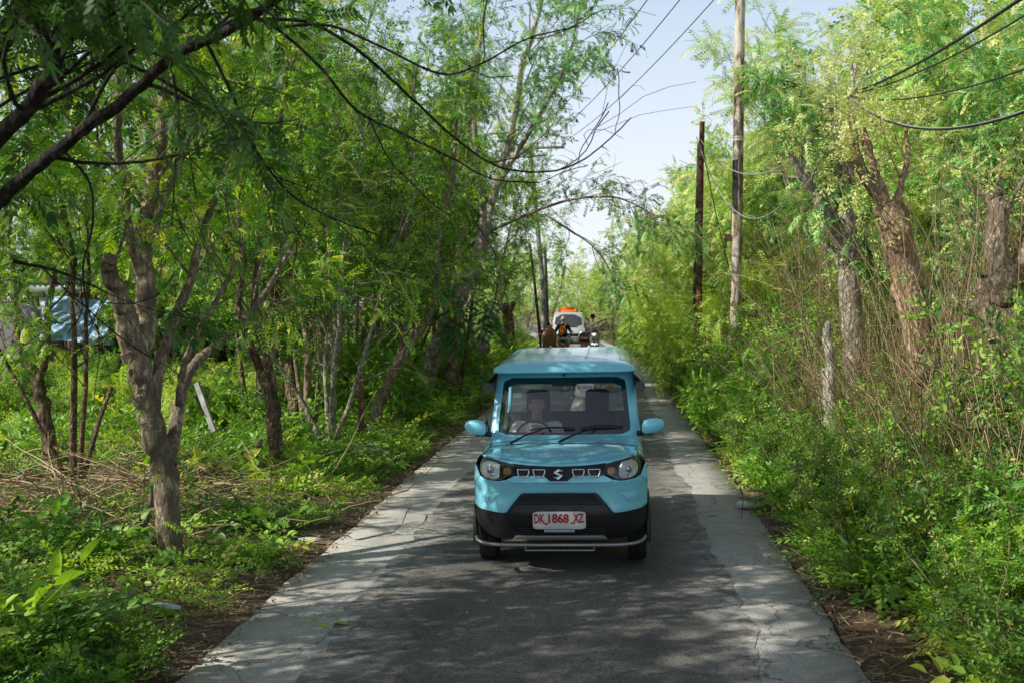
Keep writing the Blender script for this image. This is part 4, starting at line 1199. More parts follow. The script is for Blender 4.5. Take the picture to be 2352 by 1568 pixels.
# fascia
BUMP = mirror([(0, .800), (.07, .800), (.098, .818), (.122, .838), (.18, .842), (.385, .842), (.41, .83), (.455, .806), (.53, .793), (.655, .803), (.70, .825), (.735, .90), (.757, .90), (.757, .70), (.752, .565), (.70, .540), (.475, .526), (.452, .536), (.335, .682), (.308, .697), (0, .700)])
panel('front_bumper', BUMP, PAINT, CAR, fas, off=.004, thick=.05, rim=.009, res=.026)
panel('bumper_insert', mirror([(0, .71), (.33, .705), (.48, .54), (.753, .565), (.758, .47), (.735, .40), (.66, .33), (.56, .295), (0, .285)]), BLACK_PLASTIC, CAR, fas, off=-.016, thick=.06, rim=.012, res=.03)
bm = bmesh.new()
for z, hw in ((.683, .30), (.664, .315), (.645, .335), (.626, .35), (.603, .372), (.395, .40), (.38, .40), (.365, .395), (.35, .39), (.335, .38)):
    add_tube(bm, [fas(x, z, -.004) for x in np.linspace(-hw, hw, 15)], .0055, 6)
bm_obj('intake_bars', bm, BLACK_GLOSS, CAR, True)
for s in (-1, 1):
    panel('lamp_recess', [(s * x, z) for x, z in [(.505, .684), (.66, .690), (.682, .668), (.678, .612), (.655, .598), (.585, .600), (.552, .632), (.535, .668)]], PAINT, CAR, fas, off=.012, thick=.012, rim=.010, res=.02, round_=1)
    bm = bmesh.new()
    panel_bm(bm, [(s * x, z) for x, z in [(.563, .660), (.655, .665), (.648, .626), (.60, .618), (.575, .628)]], fas, off=.017, thick=.006, rim=.003, res=.02)
    for k in range(4): add_tube(bm, [fas(s * x, .652 - .009 * k, .019) for x in (.585 + .006 * k, .615, .648)], .002, 5)
    bm_obj('vent_panel', bm, PAINT, CAR, True, angle=35)
# grille band, chrome slots, badge
def ztl(x): return ztop(x) - .006
GB = [(x, ztl(x)) for x in np.linspace(-.398, .398, 17)] + [(.398, .848), (.37, .834), (.19, .834), (.125, .832), (.098, .812), (.07, .795), (-.07, .795), (-.098, .812), (-.125, .832), (-.19, .834), (-.37, .834), (-.398, .848)]
gr = panel('grille', GB, BLACK_GLOSS, CAR, fas, off=-.003, thick=.03, rim=.004, res=.025)
for cx in (-.303, -.168, .166, .300):
    bm = bmesh.new()
    tz = lambda k: [(cx - .050 * k, .893 + .002 * k), (cx + .050 * k, .893 + .002 * k), (cx + .046 * k, .868), (cx + .034 * k, .838 - .002 * k), (cx - .034 * k, .838 - .002 * k), (cx - .046 * k, .868)]
    lp = resample(tz(1), .012); lp = np.concatenate([lp, lp[:2]])
    add_tube(bm, [fas(x, z, .010) for x, z in lp], .0058, 8, cap=False)
    s_ = bm_obj('grille_slot', bm, CHROME, gr, True)
SUZ = [(1, .78), (.5, 1), (0, .62), (.60, .34), (.42, .25), (0, .22), (.5, 0), (1, .38), (.40, .66), (.58, .75)]
panel('badge', [((x - .5) * .088 - .004, .815 + y * .088) for x, y in SUZ], CHROME, gr, fas, off=.017, thick=.016, rim=.005, res=.012)
# headlamps
for s in (-1, 1):
    m = lambda L: [(s * x, z) for x, z in L]
    hl = panel('headlight', m([(.398, .934), (.47, .952), (.56, .972), (.632, .990), (.672, .980), (.697, .93), (.700, .868), (.682, .826), (.645, .806), (.565, .797), (.50, .803), (.44, .834), (.398, .85)]), BLACK_GLOSS, CAR, fas, off=-.004, thick=.03, rim=.004, res=.024)
    panel('reflector', m([(.512, .945), (.60, .958), (.655, .948), (.680, .90), (.668, .842), (.63, .818), (.54, .813), (.508, .83)]), REFLECTOR, hl, fas, off=.004, thick=.012, rim=.005, res=.014, round_=1)
    bm = bmesh.new(); c = fas(s * .592, .885, .013); add_lathe(bm, [(.030, -.012), (.026, -.004), (.020, .004), (.019, .006)], 'y', 16, (c[0], c[1], c[2])); add_ball(bm, (c[0], c[1] - .006, c[2]), (.012, .01, .012), 10, 8); bm_obj('bulb', bm, SILVER, hl, True)
    bm = bmesh.new(); c = fas(s * .585, .838, .010); add_ball(bm, c, (.009, .006, .009), 10, 8); bm_obj('adjuster', bm, BLACK_GLOSS, hl, True)
    panel('indicator', m([(.412, .905), (.462, .908), (.478, .895), (.478, .860), (.46, .852), (.415, .856)]), AMBER, hl, fas, off=.006, thick=.010, rim=.005, res=.014, round_=1)
    panel('lens', m([(.400, .932), (.47, .950), (.56, .970), (.632, .988), (.670, .978), (.695, .93), (.698, .868), (.680, .828), (.645, .808), (.565, .799), (.50, .805), (.44, .836), (.400, .852)]), LENS, hl, fas, off=.022, thick=.02, rim=.008, res=.024)
# fenders and sides
def side_shell(s):
    bm = bmesh.new()
    base = [(.676, None, .003), (.700, None, .010), (.722, None, .032), (.738, None, .070), (.748, .86, 0), (.755, .76, 0), (.758, .64, 0), (.757, .52, 0), (.750, .40, 0), (.735, .32, 0)]
    ys = np.linspace(0, 1, 60)
    def pt(i, t):
        x, z, dz = base[i]
        zz = zback(.676) if z is None else z
        z0 = min(ztop(min(x, .70)), 1.0) - dz if z is None else z
        y0 = prof(z0) + plan(x)
        y = y0 + (3.48 - y0) * t
        if z is None:
            tt = min(1, max(0, (y - y0) / (HY - y0)))
            z = z0 + (zback(.676) + (.014 if y > HY else 0) - ztop(.676)) * (1 - (1 - tt) ** 1.7)
        return (s * x, y, z)
    G_ = [[bm.verts.new(pt(i, t)) for i in range(len(base))] for t in ys]
    for j in range(len(ys) - 1):
        for i in range(len(base) - 1):
            q = [G_[j][i], G_[j][i + 1], G_[j + 1][i + 1], G_[j + 1][i]]
            c = sum((v.co for v in q), Vector()) / 4
            if min(math.hypot(c.y - .67, c.z - .27), math.hypot(c.y - 3.02, c.z - .27)) < .325: continue
            bm.faces.new(q)
    return bm_obj('side_panel', bm, PAINT, CAR, True)
for s in (-1, 1):
    side_shell(s)
    for yy in (.67, 3.02):
        bm = bmesh.new()
        add_tube(bm, [(s * .757, yy + .335 * math.cos(a), .27 + .335 * math.sin(a)) for a in np.linspace(R(-8), R(188), 22)], .024, 8)
        bm_obj('arch_moulding', bm, BLACK_PLASTIC, CAR, True)
        make_wheel(CAR, (s * .665, yy, .284), .288, .165)
    bm = bmesh.new(); add_box(bm, (s * .762, .98, .875), (.012, .05, .022), None, .005); bm_obj('side_marker', bm, AMBER, CAR)
# cowl, windscreen
DV, NV = np.array([0, .5, .866]), np.array([0, -.866, .5])
def ws(u, v, o=0.):
    return tuple(np.array([u, 1.19 + .07 * (u / .65) ** 2, 1.058]) + DV * v + NV * o)
bm = bmesh.new()
add_grid(bm, lambda u, t: tuple(np.array(hood_p(u, 1, .0)) * (1 - t) + np.array((u * 1.01, 1.19 + .07 * (u / .65) ** 2 - .01, 1.055 - .02 * (abs(u) / .69) ** 6)) * t - np.array((0, 0, .012 * math.sin(math.pi * t)))), np.linspace(-.685, .685, 25), np.linspace(0.01, 1, 7))
bm_obj('cowl', bm, PAINT, CAR, True)
bm = bmesh.new()
add_tube(bm, [hood_p(x, .997, .0015) for x in np.linspace(-.67, .67, 25)], .004, 6)
for s in (-1, 1): add_tube(bm, [tuple(np.array(hood_p(s * .673, t, .0015))) for t in np.linspace(.02, 1, 14)], .0035, 6)
for s in (-1, 1):
    add_tube(bm, [fas(s * x, z, .003) for x, z in ((.690, .828), (.715, .80), (.742, .77), (.7545, .74))], .0028, 5)
    add_tube(bm, [fas(s * x, z, .0045) for x, z in ((.455, .806), (.43, .79), (.40, .785), (.30, .784), (.15, .783), (0, .783))], .0012, 4)
bm_obj('hood_gap', bm, BLACK_PLASTIC, CAR, True)
bm = bmesh.new(); add_ball(bm, hood_p(0, .93, .006), (.014, .012, .008), 10, 6); bm_obj('washer_nozzle', bm, BLACK_PLASTIC, CAR)
def rr(b, t, v0, v1, n=3): return chaikin([(-b, v0), (b, v0), (t, v1), (-t, v1)], n, .07)
OUT = [(-.712, -.06), (.712, -.06), (.664, .665), (-.664, .665)]
HOLE = rr(.640, .592, 0., .615)
VIS = rr(.592, .553, .035, .548)
frame = panel('windscreen_frame', OUT, PAINT, CAR, ws, off=.0, thick=.075, rim=.02, res=.05, holes=[HOLE])
panel('windscreen_border', inset(resample(HOLE, .03) if area2(HOLE) > 0 else resample(HOLE[::-1], .03), -.004), BLACK_GLOSS, frame, ws, off=-.012, thick=.004, rim=.002, res=.05, holes=[VIS])
panel('windscreen', HOLE, GLASS, frame, ws, off=-.004, thick=0, rim=0, res=.08)
panel('sticker', [(-.50, .40), (-.415, .40), (-.415, .455), (-.50, .455)], PLATE_WHITE, frame, ws, off=-.014, thick=.001, rim=0, res=.05)
# wipers
for px, tip, b0, b1, v in ((-.475, -.20, -.335, .105, .05), (-.03, .305, .157, .558, .062)):
    wp = bmesh.new()
    p0 = np.array(hood_p(px, .97, .02)); p1 = np.array(ws(tip, v, .03))
    add_tube(wp, [p0, p0 * .6 + p1 * .4 + (0, -.005, .012), p1], [.014, .010, .006], 8)
    w = bm_obj('wiper', wp, BLACK_PLASTIC, CAR, True)
    bm = bmesh.new(); add_tube(bm, [ws(b0 + (b1 - b0) * t, v - .004 + .012 * t + .012 * math.sin(math.pi * t), .014 + .018 * math.sin(math.pi * t)) for t in np.linspace(0, 1, 11)], [.005, .008, .009, .010, .011, .011, .011, .010, .009, .008, .005], 8)
    bm_obj('wiper_blade', bm, BLACK_PLASTIC, w, True)
# roof: rounded shell
def roof_ring(d, n=20):
    hw, y0, y1, rad = .688 - d, 1.30 + d, 3.52 - d, max(.02, .17 - d * .6)
    pts = []
    for cx, cy_, a0 in ((hw - rad, y0 + rad, -90), (hw - rad, y1 - rad, 0), (-hw + rad, y1 - rad, 90), (-hw + rad, y0 + rad, 180)):
        for i in range(9):
            a = R(a0 + 90 * i / 8); pts.append((cx + rad * math.cos(a), cy_ + rad * math.sin(a)))
    return resample(pts, .06) if False else np.array(pts)
def roof_top(x, y): return 1.752 + .062 * min(1, max(0, (y - 1.40) / .9)) ** .8 + .012 * max(0, (y - 2.3)) - .032 * (x / .68) ** 2
bm = bmesh.new(); rings = []
ZE = 1.643
for d, f in ((.05, -.02), (.012, -.02), (0, .0), (-.004, .12), (.0, .36), (.016, .58), (.045, .78), (.085, .91), (.13, .975), (.19, 1.), (.30, 1.), (.42, 1.), (.55, 1.), (.63, 1.)):
    ring = []
    for x, y in roof_ring(d):
        e = ZE + .02 * min(1, (y - 1.3) / 1.2)
        ring.append(bm.verts.new((x, y, e + (roof_top(x, y) - e) * f)))
    rings.append(ring)
for a, b in zip(rings, rings[1:]):
    for i in range(len(a)): bm.faces.new((a[i], a[(i + 1) % len(a)], b[(i + 1) % len(a)], b[i]))
bm.faces.new(rings[-1]); bm.faces.new(rings[0])
roof = bm_obj('roof', bm, PAINT, CAR, True)
for x in (-.215, .215):
    bm = bmesh.new()
    add_grid(bm, lambda u, y: (x + u, y, roof_top(x + u, y) + (.009 if abs(u) < .011 and 1.63 < y < 3.35 else -.004)), (-.013, -.0105, .0105, .013), np.linspace(1.62, 3.36, 20))
    bm_obj('roof_strip', bm, PAINT, roof, True, angle=30)
# posts, floor, bulkhead, seats, dashboard
for s in (-1, 1):
    for y0, y1, w in ((1.98, 2.0, .05), (3.38, 3.40, .055)):
        bm = bmesh.new(); add_tube(bm, [(s * .725, y0, .9), (s * .655, y1, 1.68)], w * .5, 10); bm_obj('post', bm, PAINT, CAR, True)
    bm = bmesh.new(); add_tube(bm, [(s * .728, 1.33, 1.50), (s * .730, 1.40, 1.505), (s * .735, 3.3, 1.54)], [.050, .054, .054], 18)
    aw = bm_obj('side_curtain', bm, solid('rolled_curtain_%s' % ('a' if s < 0 else 'b'), (.035, .04, .05), .35, noise=.3), roof, True, angle=40)
    bm = bmesh.new(); add_lathe(bm, [(.048, -.006), (.052, .006), (.040, .006), (.036, -.01)], 'y', 18, (s * .728, 1.322, 1.50)); bm_obj('curtain_end', bm, DARK_STEEL, aw, True, angle=40)
    bm = bmesh.new()
    add_grid(bm, lambda u, v: (s * (.665 + .11 * v + .012 * math.sin(u * 9)), 1.36 + u, 1.635 - .085 * v - .03 * v * math.sin(u * 5 + 1)), np.linspace(0, 1.9, 24), np.linspace(0, 1, 5))
    bm_obj('curtain_flap', bm, solid('flap_%s' % ('dark' if s < 0 else 'grey'), (.05, .05, .05) if s < 0 else (.26, .24, .22), .5), roof, True)
bm = bmesh.new(); add_box(bm, (0, 1.95, .36), (1.40, 3.0, .16), None, .02); bm_obj('floor_pan', bm, BLACK_PLASTIC, CAR)
bm = bmesh.new(); add_box(bm, (0, 2.66, .80), (1.36, .10, .70), (R(-8), 0, 0), .03); add_box(bm, (0, 2.42, .55), (1.36, .48, .14), None, .03); bm_obj('rear_bench', bm, SEAT_CLOTH, CAR)
bm = bmesh.new(); add_box(bm, (0, 1.36, .92), (1.34, .34, .20), (R(12), 0, 0), .06, 3); add_box(bm, (-.32, 1.50, 1.0), (.36, .14, .10), None, .04, 3); bm_obj('dashboard', bm, solid('dash', (.02, .021, .024), .65), CAR)
bm = bmesh.new()
g_ = Geo(); a = np.linspace(0, 2 * math.pi, 25)
c = np.array([-.32, 1.68, .98]); e1 = np.array([1, 0, 0]); e2 = np.array([0, .5, .866])
tube(g_, [c + .18 * (math.cos(t) * e1 + math.sin(t) * e2) for t in a], .013, 8, cap=False)
tube(g_, [c - .17 * e1, c, c + .17 * e1], .012, 6); tube(g_, [c, c - .17 * e2], .012, 6)
add_geo(bm, g_); bm_obj('steering_wheel', bm, BLACK_PLASTIC, CAR, True)
for sx in (-.31, .31):
    bm = bmesh.new(); add_box(bm, (sx, 2.02, .56), (.48, .50, .16), None, .05, 3); add_box(bm, (sx, 2.26, .88), (.46, .13, .60), (R(-10), 0, 0), .05, 3)
    st_ = bm_obj('seat', bm, SEAT_CLOTH, CAR)
    bm = bmesh.new(); add_box(bm, (sx, 2.33, 1.285), (.25, .10, .25), (R(-6), 0, 0), .045, 3); add_tube(bm, [(sx - .06, 2.33, 1.14), (sx - .06, 2.33, 1.22)], .008, 6); add_tube(bm, [(sx + .06, 2.33, 1.14), (sx + .06, 2.33, 1.22)], .008, 6)
    bm_obj('headrest', bm, SEAT_CLOTH, st_)
bm = bmesh.new(); add_box(bm, (.0, 1.52, 1.535), (.25, .05, .07), (R(10), 0, 0), .02, 3); add_tube(bm, [(0, 1.52, 1.55), (0, 1.50, 1.62)], .01, 8); bm_obj('rear_view_mirror', bm, BLACK_PLASTIC, CAR)
# wing mirrors, aerial
for s in (-1, 1):
    bm = bmesh.new()
    vs = add_ball(bm, (0, 0, 0), (1, 1, 1), 20, 14)
    for v in vs:
        p = v.co; x = p.x
        e = lambda q, k: math.copysign(abs(q) ** k, q)
        v.co = Vector((e(p.x, .72) * .108, e(p.y, .8) * .055, e(p.z, .75) * (.070 - .012 * x)))
    for v in vs: v.co = Vector((s * (.842 + v.co.x), 1.17 + v.co.y + .18 * v.co.x, 1.142 + v.co.z + (.12 * v.co.x)))
    mr_ = bm_obj('wing_mirror', bm, PAINT, CAR, True)
    bm = bmesh.new(); add_tube(bm, [(s * .70, 1.22, 1.065), (s * .76, 1.19, 1.075), (s * .84, 1.18, 1.085)], [.028, .022, .03], 10); add_box(bm, (s * .742, 1.19, 1.135), (.024, .10, .12), (0, 0, 0), .01); bm_obj('mirror_arm', bm, BLACK_PLASTIC, mr_, True)
    bm = bmesh.new(); add_box(bm, (s * .842, 1.232, 1.142), (.175, .004, .10), (0, 0, s * R(8)), .001, 1); bm_obj('mirror_glass', bm, CHROME, mr_)
bm = bmesh.new(); add_tube(bm, [(-.705, 1.14, 1.09), (-.715, 1.15, 1.14), (-.735, 1.17, 1.24)], [.012, .009, .005], 8); add_tube(bm, [(-.735, 1.17, 1.24), (-.79, 1.22, 1.50), (-.82, 1.26, 1.70)], [.004, .003, .002], 6); bm_obj('aerial', bm, BLACK_PLASTIC, CAR, True)
# number plate, dealer strip
pl = panel('number_plate', chaikin([(-.224, .398), (.224, .398), (.224, .548), (-.224, .548)], 2, .08), PLATE_WHITE, CAR, lambda u, v, o=0: (u, -.03 - o, v), off=.0, thick=.006, rim=.003, res=.06)
PF = lambda z0, x0=0.: (lambda u, v: (u + x0, -.0335, v + z0))
text_obj('lettering', 'DK', .078, PLATE_RED, pl, PF(.490, -.168), bold=.003, width=.090)
text_obj('lettering', '1868', .074, PLATE_RED, pl, PF(.492, -.006), bold=.003, width=.172)
text_obj('lettering', 'XZ', .074, PLATE_RED, pl, PF(.494, .162), bold=.003, width=.092)
bm = bmesh.new()
for u0, w_, z0 in ((-.112, .036, .446), (.108, .030, .452)):
    panel_bm(bm, chaikin([(u0 - w_ / 2, z0 - .003), (u0 + w_ * .2, z0 - .012), (u0 + w_ / 2, z0 - .002), (u0 + w_ / 2, z0 + .006), (u0 - w_ / 2, z0 + .006)], 2), lambda u, v, o=0: (u, -.0337 - o, v), thick=.0005, rim=.0, res=.02)
bm_obj('paint_drip', bm, PLATE_RED, pl, False)
ds = panel('dealer_strip', [(-.128, .374), (.128, .374), (.128, .393), (-.128, .393)], solid('strip_pale', (.45, .60, .68), .4), CAR, lambda u, v, o=0: (u, -.032 - o, v), thick=.003, rim=.001, res=.06)
SD = lambda x0: (lambda u, v: (u + x0, -.0335, v + .3835))
text_obj('lettering', 'SUZUKI', .010, solid('print_blue', (.01, .05, .25), .5), ds, SD(-.078), width=.052)
text_obj('lettering', 'TOP MOTOR', .010, PLATE_RED, ds, SD(-.008), width=.068)
text_obj('lettering', '0361-296989', .010, solid('print_dark', (.01, .04, .18), .5), ds, SD(.078), width=.078)
# skid strip, bars
panel('skid_strip', [(-.405, .292), (.405, .292), (.375, .330), (-.375, .330)], SILVER, CAR, fas, off=.016, thick=.05, rim=.008, res=.04)
bm = bmesh.new(); add_tube(bm, catmull([(-.725, .13, .305), (-.70, .02, .298), (-.62, -.035, .280), (-.40, -.055, .270), (.40, -.055, .270), (.62, -.035, .280), (.70, .02, .298), (.725, .13, .305)], 6), .0155, 14); bar = bm_obj('nudge_bar', bm, STEEL, CAR, True, angle=50)
bm = bmesh.new(); add_tube(bm, [(-.29, -.04, .222), (.29, -.04, .222)], .010, 12)
for x in (-.29, .29): add_tube(bm, [(x, -.03, .222), (x, .03, .262)], .009, 8)
bm_obj('step_bar', bm, STEEL, bar, True, angle=50)
# lettering on the hood: a wide serif capital line and a small line above it
def serif_word(word, height, width):
    """strokes of a high-contrast serif alphabet -> list of quads in (u, v)"""
    H = {'L': (.72, [('v', .12), ('h', .12, .68, 0), ('s', .12, 1), ('t', .68, 0)]), 'E': (.74, [('v', .12), ('h', .12, .66, 0), ('h', .12, .62, 1), ('h', .12, .5, .5), ('t', .66, 0), ('t', .62, .86)]),
         'M': (1.1, [('n', .14), ('d', .14, 1, .55, 0), ('D', .55, 0, .96, 1), ('v', .98), ('s', .14, 0), ('s', .98, 0), ('s', .1, 1), ('s', 1., 1)]),
         'B': (.8, [('v', .14), ('a', .14, .5, .62, .5, 1), ('a', .14, .56, .72, 0, .52), ('s', .12, 1), ('s', .12, 0)]), 'O': (1.0, [('o', .5, .42)]),
         'N': (.98, [('n', .14), ('d', .12, 1, .86, 0), ('n', .86), ('s', .14, 0), ('s', .86, 1), ('s', .08, 1)]), 'G': (1.0, [('g', .5, .42), ('v', .88, 0, .42), ('s', .88, .42)]),
         'A': (.95, [('D', .08, 0, .48, 1), ('d', .46, 1, .88, 0), ('h', .24, .70, .32), ('s', .06, 0), ('s', .88, 0)]), 'J': (.5, [('v', .3), ('s', .3, 1), ('h', .0, .3, 0)]), 'D': (.95, [('v', .14), ('a', .14, .5, .88, 0, 1), ('s', .12, 1), ('s', .12, 0)])}
    T, t = .15, .055; Q = []; cur = 0
    def seg(x0, y0, x1, y1, w):
        d = np.array([x1 - x0, y1 - y0]); n = np.array([-d[1], d[0]]) / (np.hypot(*d) + 1e-9) * w / 2
        if abs(d[0]) > abs(d[1]) * .05 and abs(d[1]) > .3: n = np.array([w / 2 * 1.15, 0])
        a, b = np.array([x0, y0]), np.array([x1, y1]); Q.append([a - n, b - n, b + n, a + n])
    for ch in word:
        w, ops = H[ch]; i0 = len(Q)
        for op in ops:
            k = op[0]
            if k == 'v': seg(op[1], op[2] if len(op) > 2 else 0, op[1], op[3] if len(op) > 3 else 1, T)
            if k == 'n': seg(op[1], 0, op[1], 1, t)
            if k == 'h': y = min(max(op[3], t / 2), 1 - t / 2); seg(op[1], y, op[2], y, t)
            if k == 'd': seg(op[1], op[2], op[3], op[4], T)
            if k == 'D': seg(op[1], op[2], op[3], op[4], t)
            if k == 's': y = min(max(op[2], t / 2), 1 - t / 2); seg(op[1] - .14, y, op[1] + .14, y, t)
            if k == 't': seg(op[1], op[2], op[1], op[2] + .2, t)
            if k in 'og':
                a0, a1 = (0, 2 * math.pi) if k == 'o' else (R(45), R(330))
                for a in np.linspace(a0, a1, 22)[:-1]:
                    b = a + (a1 - a0) / 21
                    f = lambda q, rr_: np.array([op[1] + math.cos(q) * rr_, .5 + math.sin(q) * (.5 if rr_ > op[2] - .01 else .5 - t)])
                    ri = lambda q: op[2] - t - (T - t) * abs(math.cos(q)) ** 1.3
                    Q.append([f(a, op[2]), f(b, op[2]), f(b, ri(b)), f(a, ri(a))])
            if k == 'a':
                _, x0, xm, xr, y0, y1 = op
                seg(x0, y1 - t / 2, xm, y1 - t / 2, t); seg(x0, y0 + t / 2, xm, y0 + t / 2, t)
                cy_, ry = (y0 + y1) / 2, (y1 - y0) / 2
                for a in np.linspace(-math.pi / 2, math.pi / 2, 11)[:-1]:
                    b = a + math.pi / 10
                    f = lambda q, k_: np.array([xm + math.cos(q) * (xr - xm - (k_ * T if k_ else 0)) if True else 0, cy_ + math.sin(q) * (ry - (k_ * t if k_ else 0))])
                    Q.append([f(a, 0), f(b, 0), f(b, 1), f(a, 1)])
        for q in Q[i0:]:
            for j in range(4): q[j] = q[j] + np.array([cur, 0])
        cur += w + .1
    Q = np.array(Q); Q[..., 0] -= cur / 2; Q[..., 0] *= width / cur; Q[..., 1] = (Q[..., 1] - .5) * height
    return Q
LETTER_PINK = solid('lettering_lilac', (.66, .66, .86), .35)
def hood_word(word, t0, h, w, x0):
    Q = serif_word(word, h, w); bm = bmesh.new()
    for q in Q:
        q2 = [(a, b) for a, b in q]
        try: bm.faces.new([bm.verts.new(hood_p(x0 + a, t0 + b, .0035)) for a, b in q2])
        except ValueError: pass
    return bm_obj('lettering', bm, LETTER_PINK, CAR, False)
hood_word('LEMBONGAN', .36, .155, .645, .01)
hood_word('JENDANA', .60, .07, .235, .05)
bm = bmesh.new()
for k in range(5): panel_bm(bm, chaikin([(-.04 + .02 * k, .73), (-.028 + .02 * k, .76), (-.03 + .025 * k, .80), (-.045 + .02 * k, .76)], 2), lambda u, v, o=0: hood_p(u + .05, v, .0035 + o), thick=0, rim=0, res=.05)
bm_obj('flower_mark', bm, solid('mark_pink', (.62, .45, .60), .4), CAR, False)
# ------------------------------------------------------------------ people: one continuous surface fused from tapered limbs
def cap_pts(p0, p1, r0, r1, n=5):
    p0, p1 = np.array(p0, float), np.array(p1, float); d = unit(p1 - p0)
    P, Rr = [], []
    for a in (80, 60, 35, 12): P.append(p0 - d * r0 * math.sin(R(a))); Rr.append(r0 * math.cos(R(a)))
    for i in range(n): t = i / (n - 1); P.append(p0 + (p1 - p0) * t); Rr.append(r0 + (r1 - r0) * t)
    for a in (12, 35, 60, 80): P.append(p1 + d * r1 * math.sin(R(a))); Rr.append(r1 * math.cos(R(a)))
    return np.array(P), np.array(Rr)

def fuse(name, parts, mat, parent, voxel=.012, smooth=6, factor=.5):
    """parts: ('c', p0, p1, r0, r1[, (sx, sy, sz about midpoint)]) or ('e', centre, radii[, rot]); fused to one skin by remeshing"""
    bm = bmesh.new()
    for q in parts:
        if q[0] == 'c':
            P, Rr = cap_pts(*q[1:5]); g = Geo(); tube(g, P, Rr, 14)
            V = np.concatenate(g.V)
            if len(q) > 5:
                m = (np.array(q[1]) + np.array(q[2])) / 2; s = np.array(q[5])
                g.V = [(v - m) * s + m for v in g.V]
            add_geo(bm, g)
        else:
            add_ball(bm, q[1], q[2], 18, 12, q[3] if len(q) > 3 else None)
    me = bpy.data.meshes.new(name); bm.to_mesh(me); bm.free()
    o = link('fusing', me)
    md = o.modifiers.new('r', 'REMESH'); md.mode = 'VOXEL'; md.voxel_size = voxel; md.use_smooth_shade = True
    sm = o.modifiers.new('s', 'SMOOTH'); sm.iterations = smooth; sm.factor = factor
    dg = bpy.context.evaluated_depsgraph_get(); dg.update()
    me2 = bpy.data.meshes.new_from_object(o.evaluated_get(dg))
    bpy.data.objects.remove(o); bpy.data.meshes.remove(me)
    me2.name = name; me2.materials.clear(); me2.materials.append(mat)
    return link(name, me2, parent)

def hand_parts(w, d, palm, curl=.9, k=1.):
    """palm and five bent fingers at wrist w, pointing along d; palm normal `palm`"""
    w = np.array(w, float); d = unit(d); n = unit(np.array(palm) - d * np.dot(palm, d)); s = np.cross(d, n)
    out = [('c', w, w + d * .045 * k, .026 * k, .030 * k), ('c', w + d * .05 * k - s * .018 * k, w + d * .08 * k - s * .022 * k, .020 * k, .016 * k), ('c', w + d * .05 * k + s * .018 * k, w + d * .085 * k + s * .018 * k, .020 * k, .016 * k)]
    for i, (o_, l) in enumerate([(-.033, .055), (-.012, .072), (.010, .078), (.032, .070)]):
        b = w + d * (.085 * k) + s * o_ * k; p = b; a = .25
        for j, f in enumerate((.45, .32, .25)):
            a += curl * .6; q = p + (d * math.cos(a) + n * math.sin(a)) * l * f * k; out.append(('c', p, q, .0098 * k - .001 * j, .009 * k - .001 * j)); p = q
    b = w + d * .03 * k + s * .03 * k; p1 = b + (d * .7 + s * .7 + n * .25) * .035 * k; p2 = p1 + (d * .8 + n * .7) * .032 * k
    out += [('c', b, p1, .013 * k, .011 * k), ('c', p1, p2, .011 * k, .0085 * k)]
    return out

SKIN_TAN = solid('skin_tan', (.42, .22, .14), .5, noise=.12, nscale=15)
SKIN_BROWN = solid('skin_brown', (.30, .13, .075), .45, noise=.12, nscale=15)
SKIN_PINK = solid('skin_pink', (.56, .31, .23), .5, noise=.12, nscale=15)
EYE_DARK = solid('eye_dark', (.01, .008, .006), .15)
EYE_WHITE = solid('eye_white', (.7, .68, .65), .2)
LIP = solid('lip', (.33, .11, .09), .5)

